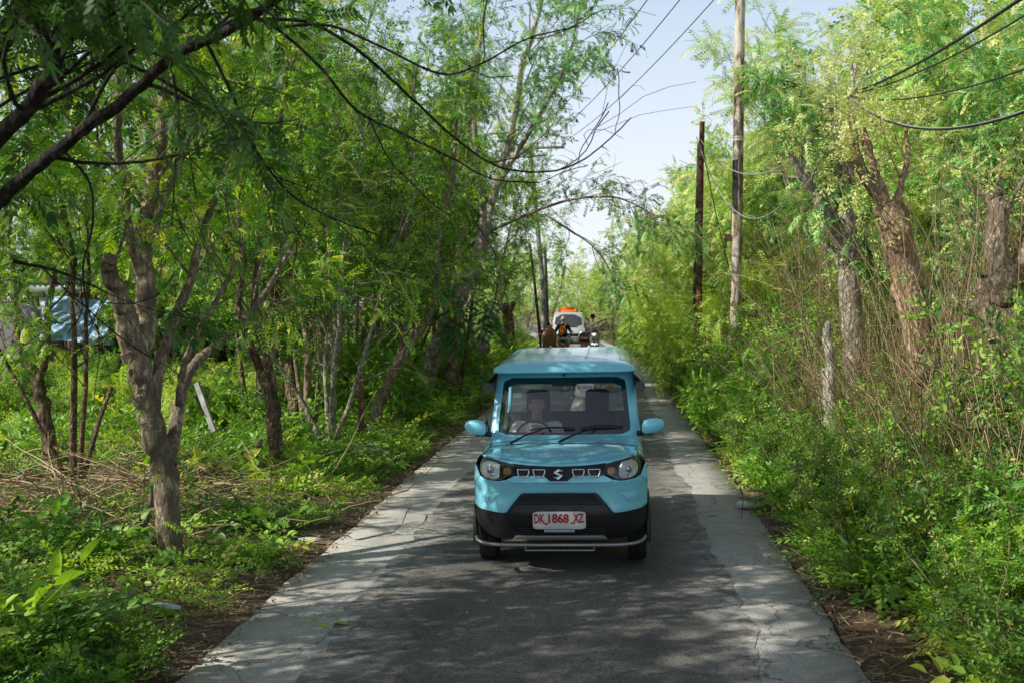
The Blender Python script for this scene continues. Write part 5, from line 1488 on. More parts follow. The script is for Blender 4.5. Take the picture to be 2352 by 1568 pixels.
def person(label, loc, rz, J, skin, shirt, trousers, hair, extra=None, sleeves=.6, voxel=.012, shirt_r=1.0, group=None, legs=True, hands=True, legw=1.):
    """J: joint dict in local metres, facing local -Y"""
    root = empty('person', loc, label, 'person', group, (0, 0, rz))
    A = {k: np.array(v, float) for k, v in J.items()}
    h, n, ch, pe = A['head'], A['neck'], A['chest'], A['pelvis']
    f = np.array(A.get('face', (0, -1, 0)), float); f = unit(f); rt = unit(np.cross(f, (0, 0, 1.))); up = np.cross(rt, f)
    def H(x, y, z): return h + rt * x + f * y + up * z     # x to the person's right hand side as seen from behind the face
    yaw = math.atan2(f[0], -f[1]); rot = (0, 0, yaw)
    body = [('c', pe, ch, .135, .15, (1.12, .82, 1)), ('e', ch + (0, 0, .03), (.17, .115, .15)), ('c', n + (0, 0, -.06), h + (0, 0, -.05), .055, .05),
            ('e', h + (0, 0, .02), (.076, .096, .105), rot), ('c', H(0, .035, -.045), H(0, .062, -.088), .052, .036), ('c', H(0, .085, .02), H(0, .108, -.022), .010, .016),
            ('e', H(.078, -.005, -.005), (.012, .022, .034), rot), ('e', H(-.078, -.005, -.005), (.012, .022, .034), rot), ('c', H(-.04, .085, .030), H(.04, .085, .030), .014, .014), ('c', H(-.018, .092, -.055), H(.018, .092, -.055), .010, .010)]
    sh = [('c', pe + (0, 0, -.02), ch, .148 * shirt_r, .163 * shirt_r, (1.12, .84, 1)), ('e', ch + (0, 0, .03), (.185, .128, .158)), ('c', n + (0, 0, -.075), n + (0, 0, -.03), .078, .062)]
    tr = [('e', pe + (0, 0, -.01), (.172, .135, .12))]
    for s in 'lr':
        S_, E, Wr, Hp, K, An, T = (A[k + s] for k in ('sh', 'el', 'wr', 'hip', 'kn', 'an', 'toe'))
        body += [('c', ch + (0, 0, .08), S_, .07, .062), ('c', S_, E, .052, .041), ('c', E, Wr, .041, .027)]
        if hands: body += hand_parts(Wr, A.get('hd' + s, Wr - E), A.get('palm' + s, (0, 0, -1)))
        if legs: body += [('c', Hp, K, .085, .056), ('c', K, An, .056, .037), ('c', An + (0, 0, -.03), T, .04, .032)]
        M = S_ + (E - S_) * min(1, sleeves * 1.0)
        sh += [('c', ch + (0, 0, .08), S_, .082, .075), ('c', S_, M, .068, .062 if sleeves < 1 else .056)]
        if sleeves > 1: sh += [('c', E, E + (Wr - E) * (sleeves - 1), .056, .046)]
        if legs: tr += [('c', Hp, K, .102 * legw, .074 * legw)] + ([('c', K, An + (0, 0, .06), .072, .056)] if trousers[1] else [('c', K, K + (An - K) * .12, .074 * legw, .072 * legw)])
    b = fuse('body', body, skin, root, min(voxel, .010), 4)
    shirt_o = fuse('shirt', sh, shirt, root, voxel * 1.1)
    if legs:
        fuse('trousers', tr, trousers[0], root, voxel * 1.1)
        for s in 'lr':
            fuse('shoe', [('c', A['an' + s] + (0, 0, -.045), A['toe' + s] + (0, 0, -.005), .05, .042)], BLACK_PLASTIC, root, .012)
    for sx in (-1, 1):
        bm = bmesh.new(); add_ball(bm, H(sx * .032, .083, .012), .0125, 10, 8); e = bm_obj('eye', bm, EYE_WHITE, b)
        bm = bmesh.new(); add_ball(bm, H(sx * .032, .093, .012), .006, 8, 6); bm_obj('iris', bm, EYE_DARK, e)
    bm = bmesh.new(); add_tube(bm, [H(-.024, .089, -.056), H(-.01, .098, -.054), H(.01, .098, -.054), H(.024, .089, -.056)], [.003, .006, .006, .003], 8); bm_obj('mouth', bm, LIP, b)
    if hair:
        mat, vol = hair
        bm = bmesh.new(); vs = add_ball(bm, (0, 0, 0), (1, 1, 1), 24, 16)
        rs = np.random.RandomState(int(vol * 1000) % 97)
        for v in vs:
            p = v.co.copy(); low = p.z < -.05
            k = 1 + .05 * vol * rs.randn()
            q = Vector((p.x * .082 * k, p.y * .103 * k, p.z * .108 * k))
            front = q.y < -.045
            if front and q.z < .055: q = q * .82
            if low: q = Vector((q.x * .97, q.y * (1 if q.y > 0 else .6), q.z * .62))
            if vol > 1: q *= 1 + .07 * vol
            v.co = q
        for v in vs: v.co = Vector(H(0, 0, 0)) + Vector((math.cos(yaw) * v.co.x - math.sin(yaw) * v.co.y, math.sin(yaw) * v.co.x + math.cos(yaw) * v.co.y, v.co.z + .028))
        bm_obj('hair', bm, mat, root, True)
    if extra: extra(root, A, H, rt, f, up, shirt_o)
    return root

def rider_pose(lean=.06, hx=.30, hy=-.42, hz=1.04, up=0.):
    return dict(pelvis=(0, 0, .84 + up), chest=(0, -lean, 1.20 + up), neck=(0, -lean * 1.2, 1.42 + up), head=(0, -lean * 1.5 - .02, 1.575 + up),
                shl=(-.185, -lean, 1.335 + up), shr=(.185, -lean, 1.335 + up), ell=(-.33, -.17, 1.12 + up * .5), elr=(.33, -.17, 1.12 + up * .5), wrl=(-hx, hy + .06, hz), wrr=(hx, hy + .06, hz),
                hdl=(.25, -1, 0), hdr=(-.25, -1, 0), hipl=(-.10, -.02, .82 + up), hipr=(.10, -.02, .82 + up), knl=(-.20, -.42, .74), knr=(.20, -.42, .74), anl=(-.19, -.36, .33), anr=(.19, -.36, .33), toel=(-.20, -.54, .285), toer=(.20, -.54, .285))

def shades(root, H, rt, mat, frame):
    bm = bmesh.new()
    P = [H(x, .118 - .9 * x * x - (.02 if abs(x) > .06 else 0), z) for z in (-.008, .034) for x in (-.072, -.05, -.025, 0, .025, .05, .072)]
    vs = [bm.verts.new(p) for p in P]
    for i in range(6): bm.faces.new((vs[i], vs[i + 1], vs[i + 8], vs[i + 7]))
    r = bmesh.ops.solidify(bm, geom=bm.faces[:], thickness=.006)
    g = bm_obj('sunglasses', bm, mat, root, True, angle=40)
    bm = bmesh.new()
    for s in (-1, 1): add_tube(bm, [H(s * .072, .09, .025), H(s * .082, .02, .022), H(s * .082, -.02, .012)], .004, 6)
    bm_obj('temple', bm, frame, g)

# ------------------------------------------------------------------ scooters (local -Y is forward)
def scooter(label, loc, rz, body_mat, plate=None, plate_mats=None, lamps='twin', screen=False, rear_mat=None, group=None, plate_z=1.10, seat_mat=None):
    root = empty('scooter', loc, label, 'scooter', group, (0, 0, rz))
    W_ = []
    for y in (-.62, .60):
        t = make_wheel(root, (0, y, .235), .235, .11, SILVER, 5); W_.append(t)
    bm = bmesh.new(); add_tube(bm, [(0, -.645, .24), (0, -.60, .42), (0, -.46, .80), (0, -.42, .95)], [.03, .035, .04, .03], 10)
    for s in (-1, 1): add_tube(bm, [(s * .075, -.62, .235), (s * .07, -.58, .45)], .018, 8)
    bm_obj('fork', bm, DARK_STEEL, root)
    bm = bmesh.new()
    add_grid(bm, lambda u, v: (u * .075, -.62 - .265 * math.cos(v), .235 + .265 * math.sin(v) + .01 * (1 - u * u)), (-1, -.8, -.4, 0, .4, .8, 1), np.linspace(R(15), R(150), 12)); bmesh.ops.solidify(bm, geom=bm.faces[:], thickness=.006)
    bm_obj('front_mudguard', bm, body_mat, root)
    # leg shield / apron: tapering shell with a beaked centre
    def ap(u, v):
        hw = np.interp(v, [0, .25, .5, .75, 1], [.13, .20, .235, .21, .12]); z = .30 + .68 * v
        return (u * hw, -.47 - .05 * math.cos(u * 1.5) + .13 * (1 - v) * .2 + .11 * v * .9 - .085 * (1 - abs(u)) * math.sin(math.pi * min(1, v * 1.05)) + .06 * abs(u) ** 2, z)
    bm = bmesh.new(); add_grid(bm, ap, np.linspace(-1, 1, 13), np.linspace(0, 1, 12)); bmesh.ops.solidify(bm, geom=bm.faces[:], thickness=.02)
    bm_obj('apron', bm, body_mat, root)
    bm = bmesh.new()
    for s in (-1, 1):
        panel_bm(bm, [(s * .03, .60), (s * .13, .635), (s * .175, .70), (s * .13, .685), (s * .05, .66)], lambda u, v, o=0: tuple(np.array(ap(u / .225, (v - .30) / .68)) + (0, -.012 - o, 0)), thick=.006, rim=.003, res=.03)
    hl = bm_obj('headlight', bm, LAMP_LIT if lamps == 'twin' else REFLECTOR, root)
    # handlebar cowl
    bm = bmesh.new(); vs = add_ball(bm, (0, -.40, 1.0), (.16, .085, .085), 18, 12); bm_obj('handlebar_cowl', bm, body_mat, root)
    bm = bmesh.new(); add_tube(bm, catmull([(-.35, -.36, 1.02), (-.2, -.40, 1.04), (0, -.41, 1.02), (.2, -.40, 1.04), (.35, -.36, 1.02)], 4), .013, 8)
    hb = bm_obj('handlebar', bm, DARK_STEEL, root)
    for s in (-1, 1):
        bm = bmesh.new(); add_tube(bm, [(s * .24, -.395, 1.036), (s * .36, -.355, 1.018)], .02, 10); bm_obj('grip', bm, RUBBER, hb)
        bm = bmesh.new(); add_tube(bm, [(s * .20, -.40, 1.04), (s * .26, -.42, 1.14), (s * .31, -.41, 1.18)], .006, 6); add_ball(bm, (s * .34, -.41, 1.20), (.065, .018, .042), 14, 8, (0, s * -.25, 0)); bm_obj('mirror', bm, BLACK_PLASTIC, hb)
    if lamps == 'round':
        bm = bmesh.new(); add_ball(bm, (0, -.475, 1.0), (.07, .03, .07)); bm_obj('headlamp', bm, LAMP_LIT, root)
        for x, z in ((-.1, .62), (0, .60), (.1, .62), (0, .38)):
            bm = bmesh.new(); add_ball(bm, (x, -.60, z), (.045 if z > .5 else .062, .03, .045 if z > .5 else .062), 14, 10); bm_obj('spot_lamp', bm, LAMP_LIT, root)
        bm = bmesh.new(); add_grid(bm, lambda u, v: (u * (.13 - .03 * v), -.47 + .08 * v + .1 * u * u * .4, 1.02 + .22 * v), np.linspace(-1, 1, 7), np.linspace(0, 1, 5)); bmesh.ops.solidify(bm, geom=bm.faces[:], thickness=.004); bm_obj('fly_screen', bm, solid('smoke_screen', (.05, .055, .05), .15), root)
    # floorboard, underbody, tail body, seat
    bm = bmesh.new(); add_box(bm, (0, -.18, .30), (.30, .52, .07), None, .03); bm_obj('footboard', bm, BLACK_PLASTIC, root)
    def tail(u, v):
        y = .04 + .78 * v; w = np.interp(v, [0, .3, .7, 1], [.12, .165, .15, .05]); zc_ = np.interp(v, [0, .5, 1], [.54, .60, .72]); h = np.interp(v, [0, .4, 1], [.18, .15, .06]); a = u * 2 * math.pi
        return (w * math.cos(a), y, zc_ + h * math.sin(a))
    bm = bmesh.new(); g = add_grid(bm, tail, np.linspace(0, 1, 17)[:-1], np.linspace(0, 1, 10), close_u=True)
    bm.faces.new(g[0]); bm.faces.new(g[-1]); bm_obj('tail_body', bm, rear_mat or body_mat, root)
    bm = bmesh.new(); add_box(bm, (0, .30, .735), (.26, .68, .10), (R(5), 0, 0), .045, 3); bm_obj('seat', bm, seat_mat or SEAT_CLOTH, root)
    bm = bmesh.new(); add_ball(bm, (0, .83, .72), (.075, .03, .035)); bm_obj('tail_light', bm, RED_LENS, root)
    bm = bmesh.new(); add_tube(bm, [(.13, .25, .28), (.15, .5, .30), (.16, .82, .36)], [.03, .05, .045], 12); bm_obj('exhaust', bm, DARK_STEEL, root)
    bm = bmesh.new(); add_box(bm, (-.08, .42, .27), (.12, .42, .14), None, .04); bm_obj('engine', bm, DARK_STEEL, root)
    if plate:
        fm = lambda u, v, o=0: (u, -.505 - o, plate_z + v)
        p = panel('number_plate', chaikin([(-.135, -.055), (.135, -.055), (.135, .055), (-.135, .055)], 1, .1), plate_mats[0], root, fm, thick=.004, rim=.002, res=.06)
        text_obj('lettering', plate, .045, plate_mats[1], p, lambda u, v: (u, -.509, plate_z + v), bold=.0012, width=.235)
        bm = bmesh.new(); add_box(bm, (0, -.46, plate_z - .02), (.05, .08, .02)); bm_obj('plate_bracket', bm, BLACK_PLASTIC, p)
    return root
def lamp_lit():
    m, nt, b, o = mat_new('lit_lamp'); b.inputs['Base Color'].default_value = (.9, .92, .92, 1); b.inputs['Emission Color'].default_value = (1, .98, .9, 1); b.inputs['Emission Strength'].default_value = 1.3; b.inputs['Roughness'].default_value = .15
    return m
LAMP_LIT = lamp_lit()
def cloth(name, c, noise=.12): return solid(name, c, .85, spec=.15, noise=noise, nscale=18, bump=.25, bscale=30)

# driver and passenger inside the pickup ---------------------------------------------------------
def W2(px, py, Y): return W(px, py, Y)
cx = CAR.location.x
def seated(up=0., hx=.17, hy=-.34, hz=.98):
    return dict(pelvis=(0, .05, .70 + up), chest=(0, .06, 1.03 + up), neck=(0, .04, 1.22 + up), head=(0, .01, 1.375 + up), shl=(-.19, .06, 1.15 + up), shr=(.19, .06, 1.15 + up), ell=(-.26, -.12, .93), elr=(.26, -.12, .93),
                wrl=(-hx, hy + .06, hz - .02), wrr=(hx, hy + .06, hz - .02), hdl=(.1, -1, .3), hdr=(-.1, -1, .3), hipl=(-.1, 0, .68), hipr=(.1, 0, .68), knl=(-.13, -.42, .72), knr=(.13, -.42, .72), anl=(-.13, -.58, .42), anr=(.13, -.58, .42), toel=(-.13, -.70, .38), toer=(.13, -.70, .38))
def cap_and_collar(root, A, H, rt, f, up, so):
    bm = bmesh.new(); add_lathe(bm, [(.074, -.035), (.086, -.06), (.080, -.02), (.066, -.01)], 'z', 18, tuple(A['neck'])); bm_obj('collar', bm, CREAM, so, True)
CREAM = cloth('cream_shirt', (.82, .78, .70))
J = seated(-.10); J['face'] = (.35, -1, -.1)
person('driver in a cream shirt behind the windscreen of the turquoise pickup', (cx - .325, 9.6 + 1.94, .0), 0, J, SKIN_TAN, CREAM, (cloth('dark_trousers', (.03, .03, .04)), True), (solid('black_hair', (.012, .010, .009), .6, noise=.4, nscale=60), .6), cap_and_collar, sleeves=.9)

# rider close behind the pickup -----------------------------------------------------------------
p = W(1345, 771, 17.3)
RX = float(p[0]) - .02
scooter('white scooter with a red-lettered plate close behind the turquoise pickup', (RX + .02, 17.3 - .02, .0), 0, solid('ivory_paint', (.66, .64, .58), .2, coat=.8), 'DK 1419 XX', (PLATE_WHITE, PLATE_RED), 'twin', plate_z=1.09)
def dark_shades(root, A, H, rt, f, up, so): shades(root, H, rt, BLACK_GLOSS, BLACK_PLASTIC)
J = rider_pose(.05, .30, -.40, 1.04, .15); J['ell'] = (-.40, -.12, 1.06); J['elr'] = (.40, -.12, 1.06)
person('rider with short dark hair and black sunglasses whose head shows over the pickup roof', (RX, 17.3 + .12, .02), 0, J, SKIN_BROWN, cloth('pale_shirt', (.42, .43, .46)), (cloth('grey_shorts', (.10, .10, .11)), False), (solid('cropped_hair', (.035, .028, .024), .8, noise=.5, nscale=80), .3), dark_shades, sleeves=.55)

# rider seen from behind with the big brown basket --------------------------------------------------
YB = 46.
p = W(1293, 770, YB); bx = float(p[0])
RED_PAINT = solid('red_paint', (.50, .03, .04), .2, coat=.8)
scooter('red scooter seen from behind, ridden by the person with pale hair', (bx, YB, 0), R(180), RED_PAINT, None, None, 'none', rear_mat=solid('pink_red_paint', (.62, .16, .18), .25, coat=.7), seat_mat=solid('grey_seat', (.14, .11, .10), .7))
ORANGE = cloth('orange_cloth', (.70, .24, .03))
BLACKSHIRT = cloth('black_tshirt', (.010, .010, .011))
def print_and_hair(root, A, H, rt, f, up, so):
    # round orange print on the back of the shirt (its back faces local +Y)
    ch = A['chest']
    def bk(u, v, o=0): return (ch[0] + u, ch[1] + .150 - 1.5 * u * u - .5 * (v) ** 2 + o, ch[2] + v)
    bm = bmesh.new(); a = np.linspace(0, 2 * math.pi, 25)[:-1]
    panel_bm(bm, [(.125 * math.cos(t), -.02 + .15 * math.sin(t)) for t in a], bk, off=.004, thick=.004, rim=.002, res=.03, holes=[[(.085 * math.cos(t), -.02 + .105 * math.sin(t)) for t in a]])
    bm_obj('shirt_print', bm, ORANGE, so)
    bm = bmesh.new(); panel_bm(bm, [(-.05, .05), (.0, .07), (.05, -.06), (.02, -.10), (-.02, -.02)], bk, off=.005, thick=.004, rim=.002, res=.02); bm_obj('shirt_print', bm, cloth('pale_red', (.62, .18, .16)), so)
J = rider_pose(.04, .30, -.40, 1.02, .11)
BH = person('rider seen from behind, tousled pale hair, black shirt with round orange print', (bx, YB - .06, .0), R(180), J, SKIN_TAN, BLACKSHIRT, (cloth('pale_shorts', (.55, .52, .46)), False), (solid('pale_hair', (.58, .50, .38), .7, noise=.35, nscale=50), 1.6), print_and_hair, sleeves=.7, legw=1.1)
# sling bag strap and bag across the back: a thing of its own
sb = empty('sling_bag', (bx, YB - .22, 1.2), 'orange sling bag worn across the black shirt of the rider seen from behind', 'bag')
bm = bmesh.new(); add_box(bm, (-.03, -.02, -.02), (.17, .05, .22), (0, R(38), 0), .025, 3); bm_obj('pouch', bm, ORANGE, sb)
bm = bmesh.new()
for k, P in enumerate(([(.15, .10, .33), (.08, .02, .24), (.0, -.03, .10), (-.06, -.03, -.08), (-.17, .03, -.16), (-.2, .1, -.2)],)): add_tube(bm, catmull(P, 4), .016, 6)
bm_obj('strap', bm, ORANGE, sb)
# ribbed brown basket beside the rider
p = W(1262, 776, YB - .15)
bk = empty('basket', (float(p[0]), YB - .2, .52), 'large ribbed brown basket with a dark lettered band carried beside the rider in black', 'basket')
bm = bmesh.new()
def bask(u, v):
    a = u * 2 * math.pi; r = np.interp(v, [0, .15, .4, .65, .85, 1.], [.10, .24, .315, .30, .20, .04]) * (1 + .022 * math.cos(a * 22)); return (r * math.cos(a) * .95, r * math.sin(a) * .8, v * .92)
g = add_grid(bm, bask, np.linspace(0, 1, 133)[:-1], np.linspace(0, 1, 18), close_u=True); bm.faces.new(g[0]); bm.faces.new(g[-1])
bm_obj('weave', bm, solid('rattan', (.30, .125, .055), .5, noise=.3, nscale=12), bk)
bm = bmesh.new(); add_tube(bm, [(.305 * .99 * math.cos(a), .26 * math.sin(a), .44 + .10 * math.cos(a)) for a in np.linspace(0, 2 * math.pi, 40)], .012, 6); bm_obj('band', bm, solid('leather_band', (.42, .22, .10), .6), bk)
bm = bmesh.new()
rs = np.random.RandomState(4)
for k in range(9):
    a = R(-125 + 9 * k); add_box(bm, (.318 * math.cos(a), .272 * math.sin(a), .50 + .10 * math.cos(a)), (.022, .01, .05), (0, 0, a + math.pi / 2))
bm_obj('band_mark', bm, BLACK_PLASTIC, bk)
bm = bmesh.new(); add_tube(bm, catmull([(.03, -.10, .93), (.16, -.2, .80), (.20, -.24, .62), (.19, -.26, .5)], 5), .022, 8); bm_obj('handle', bm, solid('leather_strap', (.36, .17, .08), .6), bk)

# rider in the black hat on the white scooter, coming towards the viewer -----------------------------
YH = 50.
p = W(1361, 770, YH); hx_ = float(p[0])
scooter('white scooter with round bright lamps ridden by the person in the black hat', (hx_ + .06, YH, 0), R(3), solid('bright_white_paint', (.75, .76, .74), .2, coat=.8), 'DK 4718', (solid('plate_grey', (.22, .22, .21), .4), PLATE_BLACK), 'round', plate_z=.80)
GREY_SHIRT = cloth('grey_open_shirt', (.46, .42, .38))
def hat_goggles(root, A, H, rt, f, up, so):
    bm = bmesh.new(); c = H(0, 0, .075); add_lathe(bm, [(.16, -.025), (.165, -.018), (.10, .012), (.098, .07), (.085, .105), (.04, .118), (.005, .112)], 'z', 26, tuple(c)); bm_obj('hat', bm, cloth('black_hat', (.014, .013, .016)), root, True)
    shades(root, H, rt, solid('orange_lens', (.80, .13, .02), .1, coat=1), BLACK_PLASTIC)
    bm = bmesh.new(); panel_bm(bm, [(-.055, .12), (.055, .12), (.03, -.05), (.005, -.16), (-.03, -.05)], lambda u, v, o=0: (A['chest'][0] + u, A['chest'][1] - .137 + 1.2 * u * u - o, A['chest'][2] + v), off=.004, thick=.003, rim=.001, res=.03); bm_obj('bare_chest', bm, SKIN_PINK, so)
J = rider_pose(.02, .30, -.40, 1.04, .13); J['wrl'] = (-.02, -.30, 1.12); J['ell'] = (-.27, -.14, 1.10); J['hdl'] = (1, -.25, .35); J['palml'] = (.0, .6, .4)
person('rider in black hat and orange goggles with open grey shirt on white scooter', (hx_, YH + .1, .0), R(4), J, SKIN_PINK, GREY_SHIRT, (cloth('grey_trousers', (.26, .23, .21)), True), (solid('brown_beard', (.10, .06, .035), .8), .3), hat_goggles, sleeves=1.45, shirt_r=1.08)
bm = bmesh.new(); add_box(bm, (0, 0, 0), (.16, .05, .05), (0, R(-32), 0), .015)
tag(bm_obj('phone', bm, solid('white_card', (.75, .74, .70), .4), None, loc=(hx_ + .13, YH - .28, 1.33)), 'small white object held up in the hand of the rider in the black hat', 'phone')
# another rider in dark clothes, half hidden behind the basket
J = rider_pose(.05, .30, -.40, 1.02, -.15)
p = W(1244, 776, 48.); dxp = float(p[0]) + .27
person('person in dark clothes half hidden behind the brown basket', (dxp, 48., 0), R(180), J, SKIN_TAN, cloth('navy_shirt', (.02, .022, .04)), (cloth('navy_trousers', (.015, .016, .03)), True), (solid('dark_hair', (.012, .01, .01), .6), .5), None, sleeves=.5)
scooter('dark scooter mostly hidden behind the brown basket', (dxp, 48., 0), R(180), solid('dark_blue_paint', (.02, .03, .06), .25, coat=.7))

# ------------------------------------------------------------------ white pickup with the orange tank
YT = 57.
tx = float(W(1304, 740, YT)[0])
TR = empty('white_pickup', (tx, YT, 0), 'white pickup with slatted bed sides and a black grille following behind the scooters', 'pickup truck')
def tp(v): return np.interp(v, [.30, .55, .78, .95, 1.05, 1.12], [.06, .0, .0, .05, .16, .34])
bm = bmesh.new()
hw_ = lambda z: np.interp(z, [.3, .6, 1.1, 1.9], [.80, .84, .84, .72])
def nose(u, z): return (u * hw_(z), tp(z) + .22 * abs(u) ** 5, z)
add_grid(bm, nose, np.linspace(-1, 1, 25), np.linspace(.34, 1.12, 14)); WHITE_PAINT = solid('greyish_white_paint', (.46, .475, .49), .3, coat=.5, noise=.08, nscale=3)
bm_obj('nose', bm, WHITE_PAINT, TR)
bm = bmesh.new()
# cab: roof, pillars, doors
def cab(u, t):
    k = [(.34, 1.10), (.62, 1.46), (.80, 1.80), (1.0, 1.90), (1.5, 1.92), (1.95, 1.90), (2.05, 1.82)]
    y = np.interp(t, np.linspace(0, 1, len(k)), [q[0] for q in k]); z = np.interp(t, np.linspace(0, 1, len(k)), [q[1] for q in k])
    return (u * (hw_(z) - .02), y + .10 * abs(u) ** 4 * (1 - t), z - .03 * abs(u) ** 3)
g = add_grid(bm, cab, np.linspace(-1, 1, 19), np.linspace(0, 1, 19))
bm_obj('cab', bm, WHITE_PAINT, TR)
for s in (-1, 1):
    bm = bmesh.new(); add_grid(bm, lambda t, z: (s * (hw_(z) + .005), .24 + 1.82 * t, z), np.linspace(0, 1, 5), np.linspace(.34, 1.12, 6)); add_grid(bm, lambda t, z: (s * (hw_(z) - .01), 1.78 + .26 * t, z), np.linspace(0, 1, 3), np.linspace(1.1, 1.85, 5)); dr = bm_obj('door', bm, WHITE_PAINT, TR)
    bm = bmesh.new(); add_grid(bm, lambda t, z: (s * (hw_(z) - .012), np.interp(z, [1.12, 1.8], [.62, .98]) + (1.78 - np.interp(z, [1.12, 1.8], [.62, .98])) * t, z), np.linspace(0, 1, 4), np.linspace(1.12, 1.78, 5)); bm_obj('window', bm, BLACK_GLOSS, dr)
    bm = bmesh.new(); add_box(bm, (s * .99, .48, 1.25), (.20, .07, .30), (0, 0, s * R(-10)), .035, 3); add_tube(bm, [(s * .83, .5, 1.22), (s * .92, .5, 1.24)], .02, 8); bm_obj('wing_mirror', bm, BLACK_PLASTIC, TR)
    for y in (.75, 2.9): make_wheel(TR, (s * .72, y, .29), .29, .17)
    hl = panel('headlight', [(s * .52, .80), (s * .80, .86), (s * .815, 1.0), (s * .70, .99), (s * .54, .90)], REFLECTOR, TR, lambda u, v, o=0: (u, nose(u / hw_(v), v)[1] - o, v), off=.01, thick=.03, rim=.01, res=.05)
TF = lambda u, v, o=0: (u, nose(u / hw_(v), v)[1] - o, v)
wsz = lambda u, v, o=0: tuple(np.array(cab(u / (hw_(1.1 + v * .8) - .02), (.02 + v * .34))) + np.array((0, -.012 - o, .006)))
panel('windscreen', [(-.72, .03), (.72, .03), (.62, .93), (-.62, .93)], solid('dusty_screen', (.06, .068, .078), .12), TR, wsz, off=.004, thick=0, rim=0, res=.07, round_=1)
bm = bmesh.new()
for x in (-.35, .25): add_tube(bm, [wsz(x - .25, .05, .02), wsz(x + .2, .07, .02)], .012, 6)
bm_obj('wiper', bm, BLACK_PLASTIC, TR)
gr2 = panel('grille', [(-.50, .72), (.50, .72), (.54, .86), (-.54, .86)], BLACK_GLOSS, TR, TF, off=.006, thick=.02, rim=.005, res=.05)
bm = bmesh.new(); add_lathe(bm, [(.085, -.012), (.085, .012), (.06, .014), (.06, -.012)], 'y', 20, (0, -.02, .79)); panel_bm(bm, [((x - .5) * .10, .74 + y * .10) for x, y in SUZ], lambda u, v, o=0: (u, -.028 - o, v), thick=.006, rim=.002, res=.02); bm_obj('badge', bm, CHROME, gr2)
bm = bmesh.new()
add_grid(bm, lambda u, v: (u * .85, -.04 + .18 * abs(u) ** 4, v), np.linspace(-1, 1, 15), (.46, .47, .68, .69)); bmesh.ops.solidify(bm, geom=bm.faces[:], thickness=.05); bm_obj('bumper', bm, WHITE_PAINT, TR)
panel('lower_intake', [(-.62, .36), (.62, .36), (.66, .47), (-.66, .47)], BLACK_PLASTIC, TR, TF, off=.02, thick=.03, rim=.01, res=.06)
tpz = lambda u, v, o=0: (u - .12, -.10 - o, v)
pt = panel('number_plate', [(-.25, .545), (.25, .545), (.25, .69), (-.25, .69)], PLATE_BLACK, TR, tpz, thick=.008, rim=.003, res=.08)
text_obj('lettering', 'DK 9974 ML', .085, solid('plate_letter_grey', (.5, .5, .5), .5), pl if False else pt, lambda u, v: (u - .12, -.105, v + .618), width=.44)
bm = bmesh.new(); add_box(bm, (0, 3.0, .70), (1.62, 2.1, .06)); bm_obj('bed_floor', bm, WHITE_PAINT, TR)
SLAT = solid('pale_timber', (.46, .40, .30), .75, noise=.25, nscale=14)
for s in (-1, 1):
    bm = bmesh.new()
    for y in np.linspace(2.15, 4.0, 9): add_box(bm, (s * .98, y, 1.15), (.05, .06, .95))
    for z in (.78, 1.30, 1.58): add_box(bm, (s * .955, 3.08, z), (.035, 1.95, .07))
    for x in (.84, .95): add_box(bm, (s * x, 2.11, 1.15), (.045, .03, .95))
    for z in (1.30, 1.58): add_box(bm, (s * .90, 2.085, z), (.22, .035, .06))
    bm_obj('bed_rail', bm, SLAT, TR)
bm = bmesh.new()
for s in (-1, 1): add_tube(bm, [(s * .55, 2.12, .8), (s * .55, 2.12, 2.12)], .025, 8)
bm_obj('head_rack', bm, SILVER, TR)
TK = empty('water_tank', (tx - .10, YT + 3.05, .73), 'orange round plastic water tank with a lid on the bed of the white pickup', 'water tank')
TANK = solid('orange_plastic', (.72, .16, .015), .4, noise=.1, nscale=4)
bm = bmesh.new(); add_lathe(bm, [(.70, 0), (.76, .06), (.76, .25), (.74, .28), (.76, .31), (.76, .60), (.74, .63), (.76, .66), (.76, .95), (.72, 1.10), (.60, 1.22), (.42, 1.30), (.30, 1.33)], 'z', 40); bm_obj('tank_body', bm, TANK, TK, True, angle=45)
bm = bmesh.new(); add_lathe(bm, [(.30, 1.31), (.33, 1.33), (.33, 1.37), (.34, 1.38), (.34, 1.42), (.30, 1.44), (.01, 1.45)], 'z', 30)
for k in range(10): add_box(bm, (.335 * math.cos(k * .628), .335 * math.sin(k * .628), 1.40), (.03, .03, .05), (0, 0, k * .628))
bm_obj('lid', bm, TANK, TK, True, angle=45)
for a in (-2.4, -.75):
    bm = bmesh.new(); add_box(bm, (.60 * math.cos(a), .60 * math.sin(a), 1.26), (.14, .12, .12), (0, 0, a), .03); bm_obj('lug', bm, TANK, TK)
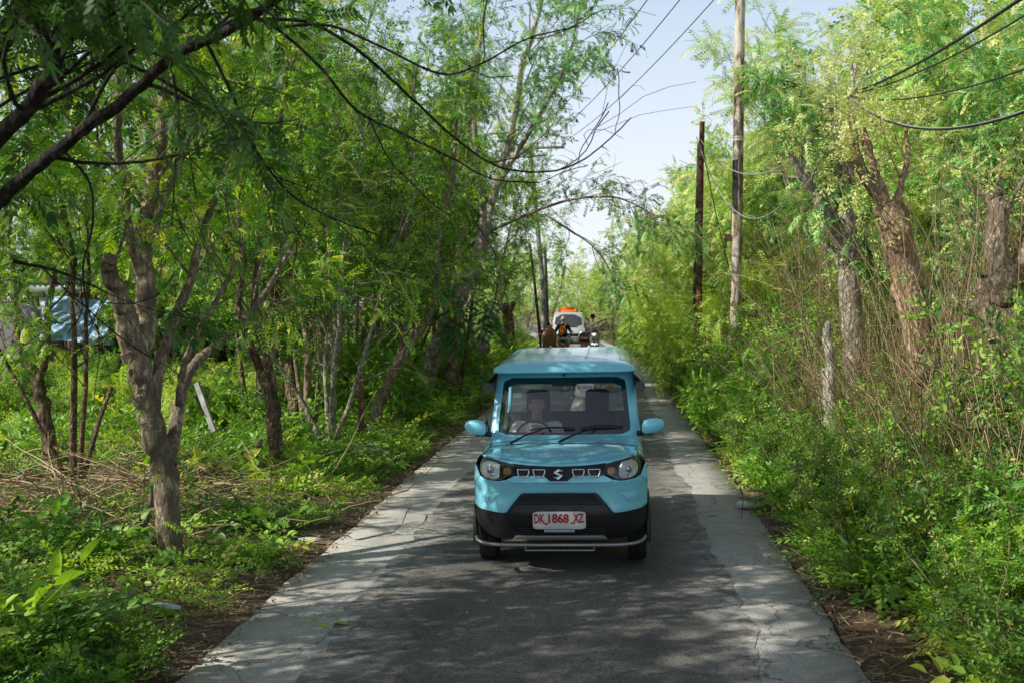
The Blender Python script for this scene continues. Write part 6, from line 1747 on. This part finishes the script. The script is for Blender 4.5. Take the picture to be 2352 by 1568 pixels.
# ------------------------------------------------------------------ poles and wires
def pole(name, label, pts, Y, r0, r1, mat, cat='utility pole', dy=0., arms=None, lap=None):
    P = px_line(pts, Y, dy); P = catmull(P, 5)
    P = np.concatenate([[[P[0, 0], P[0, 1], float(gz(P[0, 0], P[0, 1])) - .2]], P]) if P[0, 2] > .2 else P
    root = empty(name, (P[0, 0], P[0, 1], 0), label, cat)
    bm = bmesh.new(); add_tube(bm, P - np.array(root.location), np.linspace(r0, r1, len(P)), 14)
    bm_obj('shaft', bm, mat, root, True, angle=50)
    if arms: arms(root, P - np.array(root.location))
    return root, P
def flaked_mat():
    m, nt, b, o = mat_new('flaked_white_timber')
    tc = node(nt, 'ShaderNodeTexCoord'); mp = node(nt, 'ShaderNodeMapping'); mp.inputs['Scale'].default_value = (1, 1, .22); nt.links.new(tc.outputs['Object'], mp.inputs['Vector'])
    n = node(nt, 'ShaderNodeTexNoise', Scale=9., Detail=7., Roughness=.7); nt.links.new(mp.outputs[0], n.inputs['Vector'])
    n2 = node(nt, 'ShaderNodeTexNoise', Scale=1.1, Detail=2.); nt.links.new(tc.outputs['Object'], n2.inputs['Vector'])
    ad = node(nt, 'ShaderNodeMath', operation='MULTIPLY_ADD'); nt.links.new(n2.outputs['Fac'], ad.inputs[0]); ad.inputs[1].default_value = .45; nt.links.new(n.outputs['Fac'], ad.inputs[2])
    nt.links.new(ramp(nt, ad.outputs[0], [(.56, (.06, .04, .03)), (.66, (.17, .10, .065)), (.72, (.36, .26, .18)), (.78, (.60, .54, .46)), (.95, (.70, .65, .58))]), b.inputs['Base Color']); b.inputs['Roughness'].default_value = .8
    bp = node(nt, 'ShaderNodeBump', Strength=.5, Distance=.02); nt.links.new(n.outputs['Fac'], bp.inputs['Height']); nt.links.new(bp.outputs[0], b.inputs['Normal'])
    return m
FLAKE = flaked_mat(); RUSTPOLE = bark_mat('rust_pole', (.15, .065, .045), (.28, .14, .095), 6, .3); GREYPOLE = bark_mat('grey_pole', (.36, .33, .29), (.55, .52, .48), 5, .3)
YP = 24.
def p1arms(root, P):
    bm = bmesh.new(); z = 9.05
    add_box(bm, (P[-1][0] - .62, .06, z), (1.9, .10, .12)); bm_obj('crossarm', bm, DARK_STEEL, root)
    for x in (-1.45, -.72, .05):
        bm = bmesh.new(); add_lathe(bm, [(.03, 0), (.05, .05), (.035, .09), (.05, .13), (.02, .16)], 'z', 12, (P[-1][0] + x, .06, z + .06)); bm_obj('insulator', bm, solid('porcelain', (.4, .36, .32), .2), root)
    k = np.argmin(abs(P[:, 2] - (W(1698, 318, YP)[2]))); q = P[k]
    bm = bmesh.new()
    for dz in (-.03, .0, .04): add_lathe(bm, [(.105, -.012), (.112, 0), (.105, .012)], 'z', 18, (q[0], q[1], q[2] + dz))
    bm_obj('white_band', bm, PLATE_WHITE, root)
    k = np.argmin(abs(P[:, 2] - (W(1690, 430, YP)[2]))); q = P[k]
    bm = bmesh.new(); add_grid(bm, lambda a, z: (q[0] + .112 * math.cos(a), q[1] + .112 * math.sin(a), q[2] + z), np.linspace(R(150), R(262), 8), np.linspace(-.5, .62, 10)); bm_obj('tar_wrap', bm, solid('tar', (.012, .011, .012), .5, noise=.4), root)
    k = np.argmin(abs(P[:, 2] - (W(1688, 570, YP)[2]))); q = P[k]
    s_ = panel('tag_plate', [(-.26, -.06), (-.115, -.06), (-.115, .08), (-.26, .08)], solid('tag_dark', (.05, .06, .06), .5), root, lambda u, v, o=0: (q[0] + u, q[1] - .05 - o, q[2] + v), thick=.005, rim=.002, res=.1)
    text_obj('lettering', '4', .08, PLATE_RED, s_, lambda u, v: (q[0] + u - .187, q[1] - .054, q[2] + v), bold=.004)
P1, P1p = pole('utility_pole', 'tall pole with flaking white paint and a black tar patch right of the road', [(1687, 830), (1692, 600), (1696, 320), (1700, 0), (1701, -75)], YP, .118, .098, FLAKE, arms=p1arms)
P2, P2p = pole('utility_pole', 'slim rust-brown pole just left of the tall white pole', [(1606, 800), (1607, 600), (1610, 400), (1613, 280)], 26., .070, .058, RUSTPOLE)
P3, P3p = pole('steel_pipe', 'thin dark pipe standing against the rust-brown pole', [(1594, 800), (1597, 600), (1601, 470), (1605, 330)], 26.3, .042, .034, DARK_STEEL, cat='pipe')
def p4arms(root, P):
    q = P[-2]
    bm = bmesh.new(); add_box(bm, (q[0] + .55, 0, q[2]), (1.9, .09, .11)); bm_obj('crossarm', bm, GREYPOLE, root)
    for x in (-.3, .55, 1.4):
        bm = bmesh.new(); add_lathe(bm, [(.03, 0), (.05, .06), (.02, .14)], 'z', 10, (q[0] + x, 0, q[2] + .05)); bm_obj('insulator', bm, solid('porcelain_b', (.4, .36, .32), .2), root)
P4, P4p = pole('utility_pole', 'pale leaning utility pole in the gap of sky left of the road', [(1251, 800), (1247, 660), (1238, 560), (1226, 430), (1219, 362), (1218, 335)], 50., .115, .085, GREYPOLE, arms=p4arms)
pole('utility_pole', 'thin dark pole leaning left of the pale leaning pole', [(1243, 800), (1232, 690), (1222, 600), (1217, 560)], 52., .07, .05, BARK_DARK)
pole('utility_pole', 'short black pole standing against the pale leaning pole', [(1258, 800), (1256, 680), (1252, 570)], 49.6, .075, .06, DARK_STEEL)
WIRE = solid('wire_black', (.012, .012, .013), .5); WIRE_G = solid('wire_grey', (.30, .31, .33), .5)
def wire(label, a, b, sag, r, mat=WIRE, group=None, n=22, name='overhead_wire'):
    a, b = np.array(a, float), np.array(b, float); t = np.linspace(0, 1, n)[:, None]
    P = a + (b - a) * t; P[:, 2] -= sag * 4 * (t * (1 - t))[:, 0]
    g = Geo(); tube(g, P, r, 6); return tag(g.obj(name, mat, None, True), label, 'wire', group)
top = P1p[-1]; far = P4p[-2]
for i, (x, fx) in enumerate(((-1.45, -.3), (-.72, .55), (.05, 1.4))):
    wire('thin black power line slanting down across the gap of sky', (top[0] + x, YP + .06, 9.27), (far[0] + fx, 50., far[2] + .19), .35, .012, group='power lines across the gap of sky')
att = W(1940, 219, 17.)
for lb, q, Y, sg, r, m in (('thickest black cable rising to the upper right corner', (2400, -40), 8.4, .10, .016, WIRE), ('thinner black cable just under the thickest one at the upper right', (2400, 8), 8.8, .12, .009, WIRE),
                           ('black cable running nearly level to the right edge above the sagging one', (2400, 142), 9., .16, .009, WIRE), ('twisted grey cable sagging to the right edge, lowest of the four', (2420, 232), 9., .34, .014, WIRE)):
    wire(lb, att, W(*q, Y), sg, r, m)
wire('second strand of the twisted grey cable sagging at the right', att + (0, 0, .05), W(2420, 228, 9.), .36, .009, WIRE_G)
a2 = W(1608, 320, 25.9)
wire('silvery wire sagging from the rust-brown pole past the white pole, upper of the two', a2, W(1900, 290, 17.2), .75, .011, WIRE_G)
wire('silvery wire sagging deepest between the rust-brown pole and the cut tree', W(1600, 315, 25.9), W(1905, 300, 17.2), 1.55, .011, WIRE_G)
wire('thin far wire crossing behind the pale leaning pole', W(1222, 598, 52.), W(1420, 560, 47.), .25, .010, WIRE_G)
wire('thin far wire crossing the gap of sky above the arching bough', W(1235, 440, 50.), W(1430, 372, 40.), .1, .010, WIRE_G)
wire('slack dark cable hanging down beside the rust-brown pole', W(1612, 330, 25.8), W(1850, 890, 24.), 1.6, .011, WIRE)
# street lamp on the leaning tree
lm = empty('street_lamp', W(1062, 634, 24.6), 'small pale box-shaped street lamp head beside the thick leaning tree', 'street lamp')
bm = bmesh.new(); add_box(bm, (0, 0, 0), (.34, .5, .12), None, .03); bm_obj('lamp_head', bm, solid('lamp_grey', (.42, .47, .46), .4), lm)
bm = bmesh.new(); add_tube(bm, [(-.1, .1, 0), (-.3, .2, -.06), (-.42, .5, -.5)], .025, 8); bm_obj('bracket', bm, DARK_STEEL, lm)
# broad-leaved plant hanging by the leaning tree
def broad(rs, wood, twigs, leaves):
    tm = t_ovate(9, .5, .42, .11, droop=.7, seed=8, spread=80)
    locs, ys, ups = [], [], []
    for i in range(16):
        a = rs.uniform(0, 6.28); locs.append(np.array([.25 * math.cos(a), .25 * math.sin(a), rs.uniform(-.6, .5)]) + base_b); ys.append(unit(np.array([math.cos(a), math.sin(a), rs.uniform(-.9, .3)]))); ups.append(np.array([0, 0, 1.]))
    flush(rs, leaves, tm, locs, ys, ups, .25, .1)
base_b = W(1085, 690, 24.8)
gb = G(1050, 930)
make_tree('broad_leaved_tree', 'small tree with long dark drooping leaves behind the thick leaning tree', 'tree', gb, [[catmull([np.array([gb[0], gb[1], -.1]), (gb + base_b) / 2 + (.05, 0, .2), base_b], 5), .05, .03, dict(nb=0)]], {}, 51, LEAF_COOL, BARK_BROWN, extra=broad)

# ------------------------------------------------------------------ shack and things in the clearing
SX, SY = W(170, 700, 27.)[0], 27.
sh = empty('shack', (float(SX), SY, 0), 'dark tin-roofed shack with white beams half hidden at the left edge', 'shack')
TIN = solid('tin_roof', (.22, .26, .22), .5, metal=.3, noise=.25, nscale=5); BEAM = solid('white_beam', (.62, .64, .62), .6, noise=.1)
WALL = solid('grey_wall', (.11, .11, .12), .8, noise=.2, nscale=3)
w0 = lambda x, y: W(x, y, SY) - np.array([SX, SY, 0])
bm = bmesh.new()
a, b_ = w0(90, 655), w0(330, 660)
add_grid(bm, lambda u, v: (a[0] + (b_[0] - a[0]) * u, -.5 + 3.6 * v, a[2] + .035 * math.sin(u * 120) + .42 * v), np.linspace(0, 1, 140), (0, .5, 1)); bmesh.ops.solidify(bm, geom=bm.faces[:], thickness=.02); bm_obj('roof', bm, TIN, sh)
bm = bmesh.new(); add_box(bm, ((a[0] + b_[0]) / 2, -.46, a[2] - .1), (b_[0] - a[0], .05, .18)); bm_obj('fascia', bm, TIN, sh)
bm = bmesh.new()
for x0, y0, x1, y1 in ((95, 700, 262, 698), (160, 768, 222, 702)):
    p, q = w0(x0, y0), w0(x1, y1); add_tube(bm, [p, q], .075, 4)
bm_obj('beam', bm, BEAM, sh)
bm = bmesh.new()
for x in (212, 340): p = w0(x, 780); add_box(bm, (p[0], 0, a[2] / 2), (.12, .12, a[2])); 
bm_obj('post', bm, solid('old_post', (.09, .08, .07), .8), sh)
bm = bmesh.new(); p, q = w0(-60, 704), w0(118, 800); add_box(bm, ((p[0] + q[0]) / 2, .6, p[2] / 2), (q[0] - p[0], .15, p[2])); bm_obj('wall', bm, WALL, sh)
bm = bmesh.new(); p = w0(240, 760); add_box(bm, (p[0], 2.9, 1.3), (4.6, .1, 2.6)); bm_obj('back_wall', bm, solid('dark_wall', (.03, .03, .03), .9), sh)
TARP = solid('blue_tarp', (.30, .46, .62), .4, spec=.5, noise=.45, nscale=5)
tp_ = empty('tarpaulin', (float(SX), SY, 0), 'crinkled pale blue tarpaulin strung under the shack roof', 'tarpaulin')
bm = bmesh.new()
p00, p11 = w0(128, 686), w0(285, 785)
rs = np.random.RandomState(9)
def tarp(u, v):
    x = p00[0] + (p11[0] - p00[0]) * u; z = p00[2] + (p11[2] - p00[2]) * v
    return (x, -.75 + .10 * math.sin(9 * u + 5 * v + 2 * math.sin(7 * v)) + .05 * math.sin(23 * u - 17 * v) + .03 * math.sin(41 * u + 31 * v), z + .05 * math.sin(5 * u))
add_grid(bm, tarp, np.linspace(0, 1, 60), np.linspace(0, 1, 40)); bm_obj('sheet', bm, TARP, tp_)
# pink scooter-like vehicle parked in the bushes
YV = 25.
vx = float(W(530, 825, YV)[0])
pv = scooter('pink scooter with a red tail lamp parked in the bushes behind the twin-stemmed tree', (vx, YV, .1), R(115), solid('pink_paint', (.52, .26, .30), .3, coat=.6), None, None, 'none')
# metal strip hanging from a branch of the forked tree
ms = empty('metal_strip', W(468, 918, 10.6), 'pale metal channel hanging from a limb of the forked tree', 'metal strip')
a, b_ = W(452, 880, 10.6), W(492, 992, 10.4); d = b_ - a
bm = bmesh.new(); o_ = np.array(ms.location)
for s, w_ in ((0, .045),):
    L = np.linalg.norm(d); yv = unit(d); xv = unit(np.cross(yv, (0, 1, 0))); zv = np.cross(xv, yv)
    prof_ = [(-.024, -.02), (-.024, .02), (-.019, .02), (-.019, -.014), (.019, -.014), (.019, .02), (.024, .02), (.024, -.02)]
    r0 = [bm.verts.new(a - o_ + xv * u + zv * v) for u, v in prof_]; r1 = [bm.verts.new(b_ - o_ + xv * u + zv * v) for u, v in prof_]
    for i in range(8): bm.faces.new((r0[i], r0[(i + 1) % 8], r1[(i + 1) % 8], r1[i]))
bm_obj('channel', bm, solid('weathered_metal', (.20, .20, .20), .5, metal=.4, noise=.6, nscale=8), ms, False)
# rusty post among the stems
P_ = px_line([(832, 1045), (830, 960), (828, 865)], 17.6); g = Geo(); P_[0, 2] = -.1
bm = bmesh.new(); 
for p, q in ((P_[0], P_[2]),): c = (p + q) / 2; add_box(bm, (0, 0, 0), (.085, .085, abs(q[2] - p[2])), None, .006); 
tag(bm_obj('timber_post', bm, solid('red_timber', (.19, .085, .055), .8, noise=.3, nscale=10), None, False, loc=tuple((P_[0] + P_[2]) / 2)), 'square reddish timber post standing beside the white plastic bag', 'post')
# gnarled dead snag
st = [ground_first(S([(580, 1110), (583, 1065), (593, 1030), (600, 1010)], 14.4, .07, .025, nb=0))]
make_tree('dead_snag', 'short reddish dead snag in front of the twin-stemmed tree', 'tree stump', G(580, 1108), st, {}, 52, LEAF_DARK, BARK_BROWN)
# plastic bag, scraps, bottle
def crumple(name, label, cat, loc, size, mat, seed, flat=.5, sx=1., sy=1.):
    rs = np.random.RandomState(seed); bm = bmesh.new(); vs = bmesh.ops.create_icosphere(bm, subdivisions=4, radius=1)['verts']
    k = rs.randn(9, 3) * np.array([2., 2, 2, 3, 4, 5, 7, 9, 12])[:, None] * .8; ph = rs.rand(9) * 6.28; am = (.2, .2, .16, .14, .1, .08, .06, .05, .04)
    for v in vs:
        p = np.array(v.co); d = .62 + sum(am[i] * abs(math.sin(p.dot(k[i]) + ph[i])) for i in range(9))
        q = p * d * size * np.array([sx, sy, 1]); q[2] = max(q[2] * flat, -.1 * size); v.co = q
    return tag(bm_obj(name, bm, mat, None, True, loc=loc, angle=25), label, cat)
BAG = leaf_mat('bag_film', [(0, (.72, .73, .75)), (1, (.72, .73, .75))], trans=.3)
q = G(838, 1062); rs = np.random.RandomState(21); bm = bmesh.new()
rp = rs.rand(4) * 6.28
def bagp(u, v):
    a = u * 2 * math.pi; r = v * (.34 + .05 * math.sin(3 * a + rp[0]) + .03 * math.sin(7 * a + rp[1]))
    z = .27 * (1 - v) ** .75 + .05 * v * (1 - v) * 4 * abs(math.sin(3.5 * a + rp[2])) + .018 * math.sin(17 * v + 9 * a + rp[3]) + .012 * math.sin(31 * u * 2 + 23 * v)
    return (r * math.cos(a) * 1.1 + .06 * (1 - v), r * math.sin(a) * .8, z - .04)
g_ = add_grid(bm, bagp, np.linspace(0, 1, 73)[:-1], np.linspace(.03, 1, 24), close_u=True); bm.faces.new(g_[0])
tag(bm_obj('plastic_bag', bm, BAG, None, True, loc=(q[0], q[1], .06), angle=30), 'crumpled white plastic bag at the foot of the reddish timber post', 'plastic bag')
q = G(735, 1243); crumple('litter_scrap', 'flat pale scrap of litter lying beside the left road edge', 'litter', (q[0] - .1, q[1], .02), .055, BAG, 4, .3, 1.7, .6)
q = G(1710, 1168); crumple('litter_scrap', 'pale crumpled scrap at the right road edge among the straw', 'litter', (q[0], q[1], .04), .07, BAG, 5, .6)
q = G(375, 1415); crumple('litter_scrap', 'white scrap half buried in the weeds below the forked tree', 'litter', (q[0], q[1], .07), .05, BAG, 6, .45, 2., .7)
q = G(75, 1512); bt = empty('plastic_bottle', (q[0], q[1], .2), 'clear plastic bottle lying in the weeds at the lower left corner', 'bottle', rot=(0, 0, .4))
bm = bmesh.new(); add_lathe(bm, [(.0, -.12), (.034, -.12), (.037, -.10), (.034, -.06), (.037, -.03), (.034, 0), (.037, .03), (.035, .06), (.015, .10), (.014, .115)], 'x', 18); bm_obj('bottle_body', bm, glass_mat('bottle_plastic', (.7, .78, .76), .16), bt)
bm = bmesh.new(); add_lathe(bm, [(.0165, .108), (.0165, .126), (.004, .127)], 'x', 14); bm_obj('cap', bm, solid('cap_blue', (.05, .15, .4), .4), bt)
# fallen leaves on the tarmac and a yellow leaf in the weeds
for lb, px, py, z, mt, s in (('green fallen sprig lying on the left of the tarmac', 703, 1437, .012, LEAF_HERB, 1.5), ):
    g = Geo(); q = G(px, py); tv, tf = t_ovate(4, .14, .08, .035, seed=6, droop=0); tv = tv.copy(); tv[:, 2] *= .25
    scatter(g, tv * s, tf, np.array([[q[0], q[1], .02]]), frames(np.array([[1, .2, 0.]]), np.array([[0, 0, 1.]])), np.array([.6])); tag(g.obj('fallen_sprig', mt), lb, 'leaf sprig')
# stones of the dark heap at the far left verge
STONE = solid('stone', (.17, .16, .15), .9, noise=.35, nscale=6, bump=.5, bscale=14)
rs = np.random.RandomState(12)
for i in range(34):
    px, py = rs.uniform(1070, 1135), rs.uniform(770, 830); q = W(px, py, rs.uniform(35, 40)); s = rs.uniform(.18, .42)
    bm = bmesh.new(); vs = bmesh.ops.create_icosphere(bm, subdivisions=2, radius=s)['verts']
    for v in vs: v.co = Vector((v.co.x * rs.uniform(.85, 1.15), v.co.y * rs.uniform(.85, 1.15), v.co.z * .7 * rs.uniform(.85, 1.15)))
    tag(bm_obj('stone', bm, STONE, None, False, loc=(q[0] - .4, q[1], max(.08, min(q[2], 1.1 - .5 * rs.rand())))), 'rough grey stone in the dark heap on the left verge beyond the pickup', 'stone', 'stones of the dark heap')
# orange wildflowers of the right bank
FL = solid('orange_flower', (.80, .28, .02), .6); 
proto = None; rs = np.random.RandomState(15)
for px, py in ((1757, 1128), (1700, 1106), (1838, 1148), (2000, 1120), (2078, 1140), (1962, 1100), (1880, 1190), (1836, 1120), (2150, 1250), (2035, 1245), (1822, 1246)):
    Y = (12.2 if py < 1180 else 10.6) + rs.rand() * 1.2; q = W(px, py, Y)
    if proto is None:
        proto = empty('wildflower', (0, 0, 0), 'small orange wildflower head in the weeds of the right bank', 'flower', 'orange wildflowers of the right bank')
        bm = bmesh.new()
        for k in range(9):
            a = k * .7; add_ball(bm, (.016 * math.cos(a) * (k > 0), .016 * math.sin(a) * (k > 0), .004 * (k == 0)), (.012, .012, .008), 6, 4)
        bm_obj('petals', bm, FL, proto)
        g = Geo(); tube(g, [(0, 0, -.45), (.03, 0, -.2), (0, 0, 0)], .004, 4); g.obj('stem', solid('flower_stem', (.08, .15, .03), .7), proto)
        o = proto
    else: o = copy_tree(proto)
    o.location = tuple(q); o.scale = (1.1,) * 3
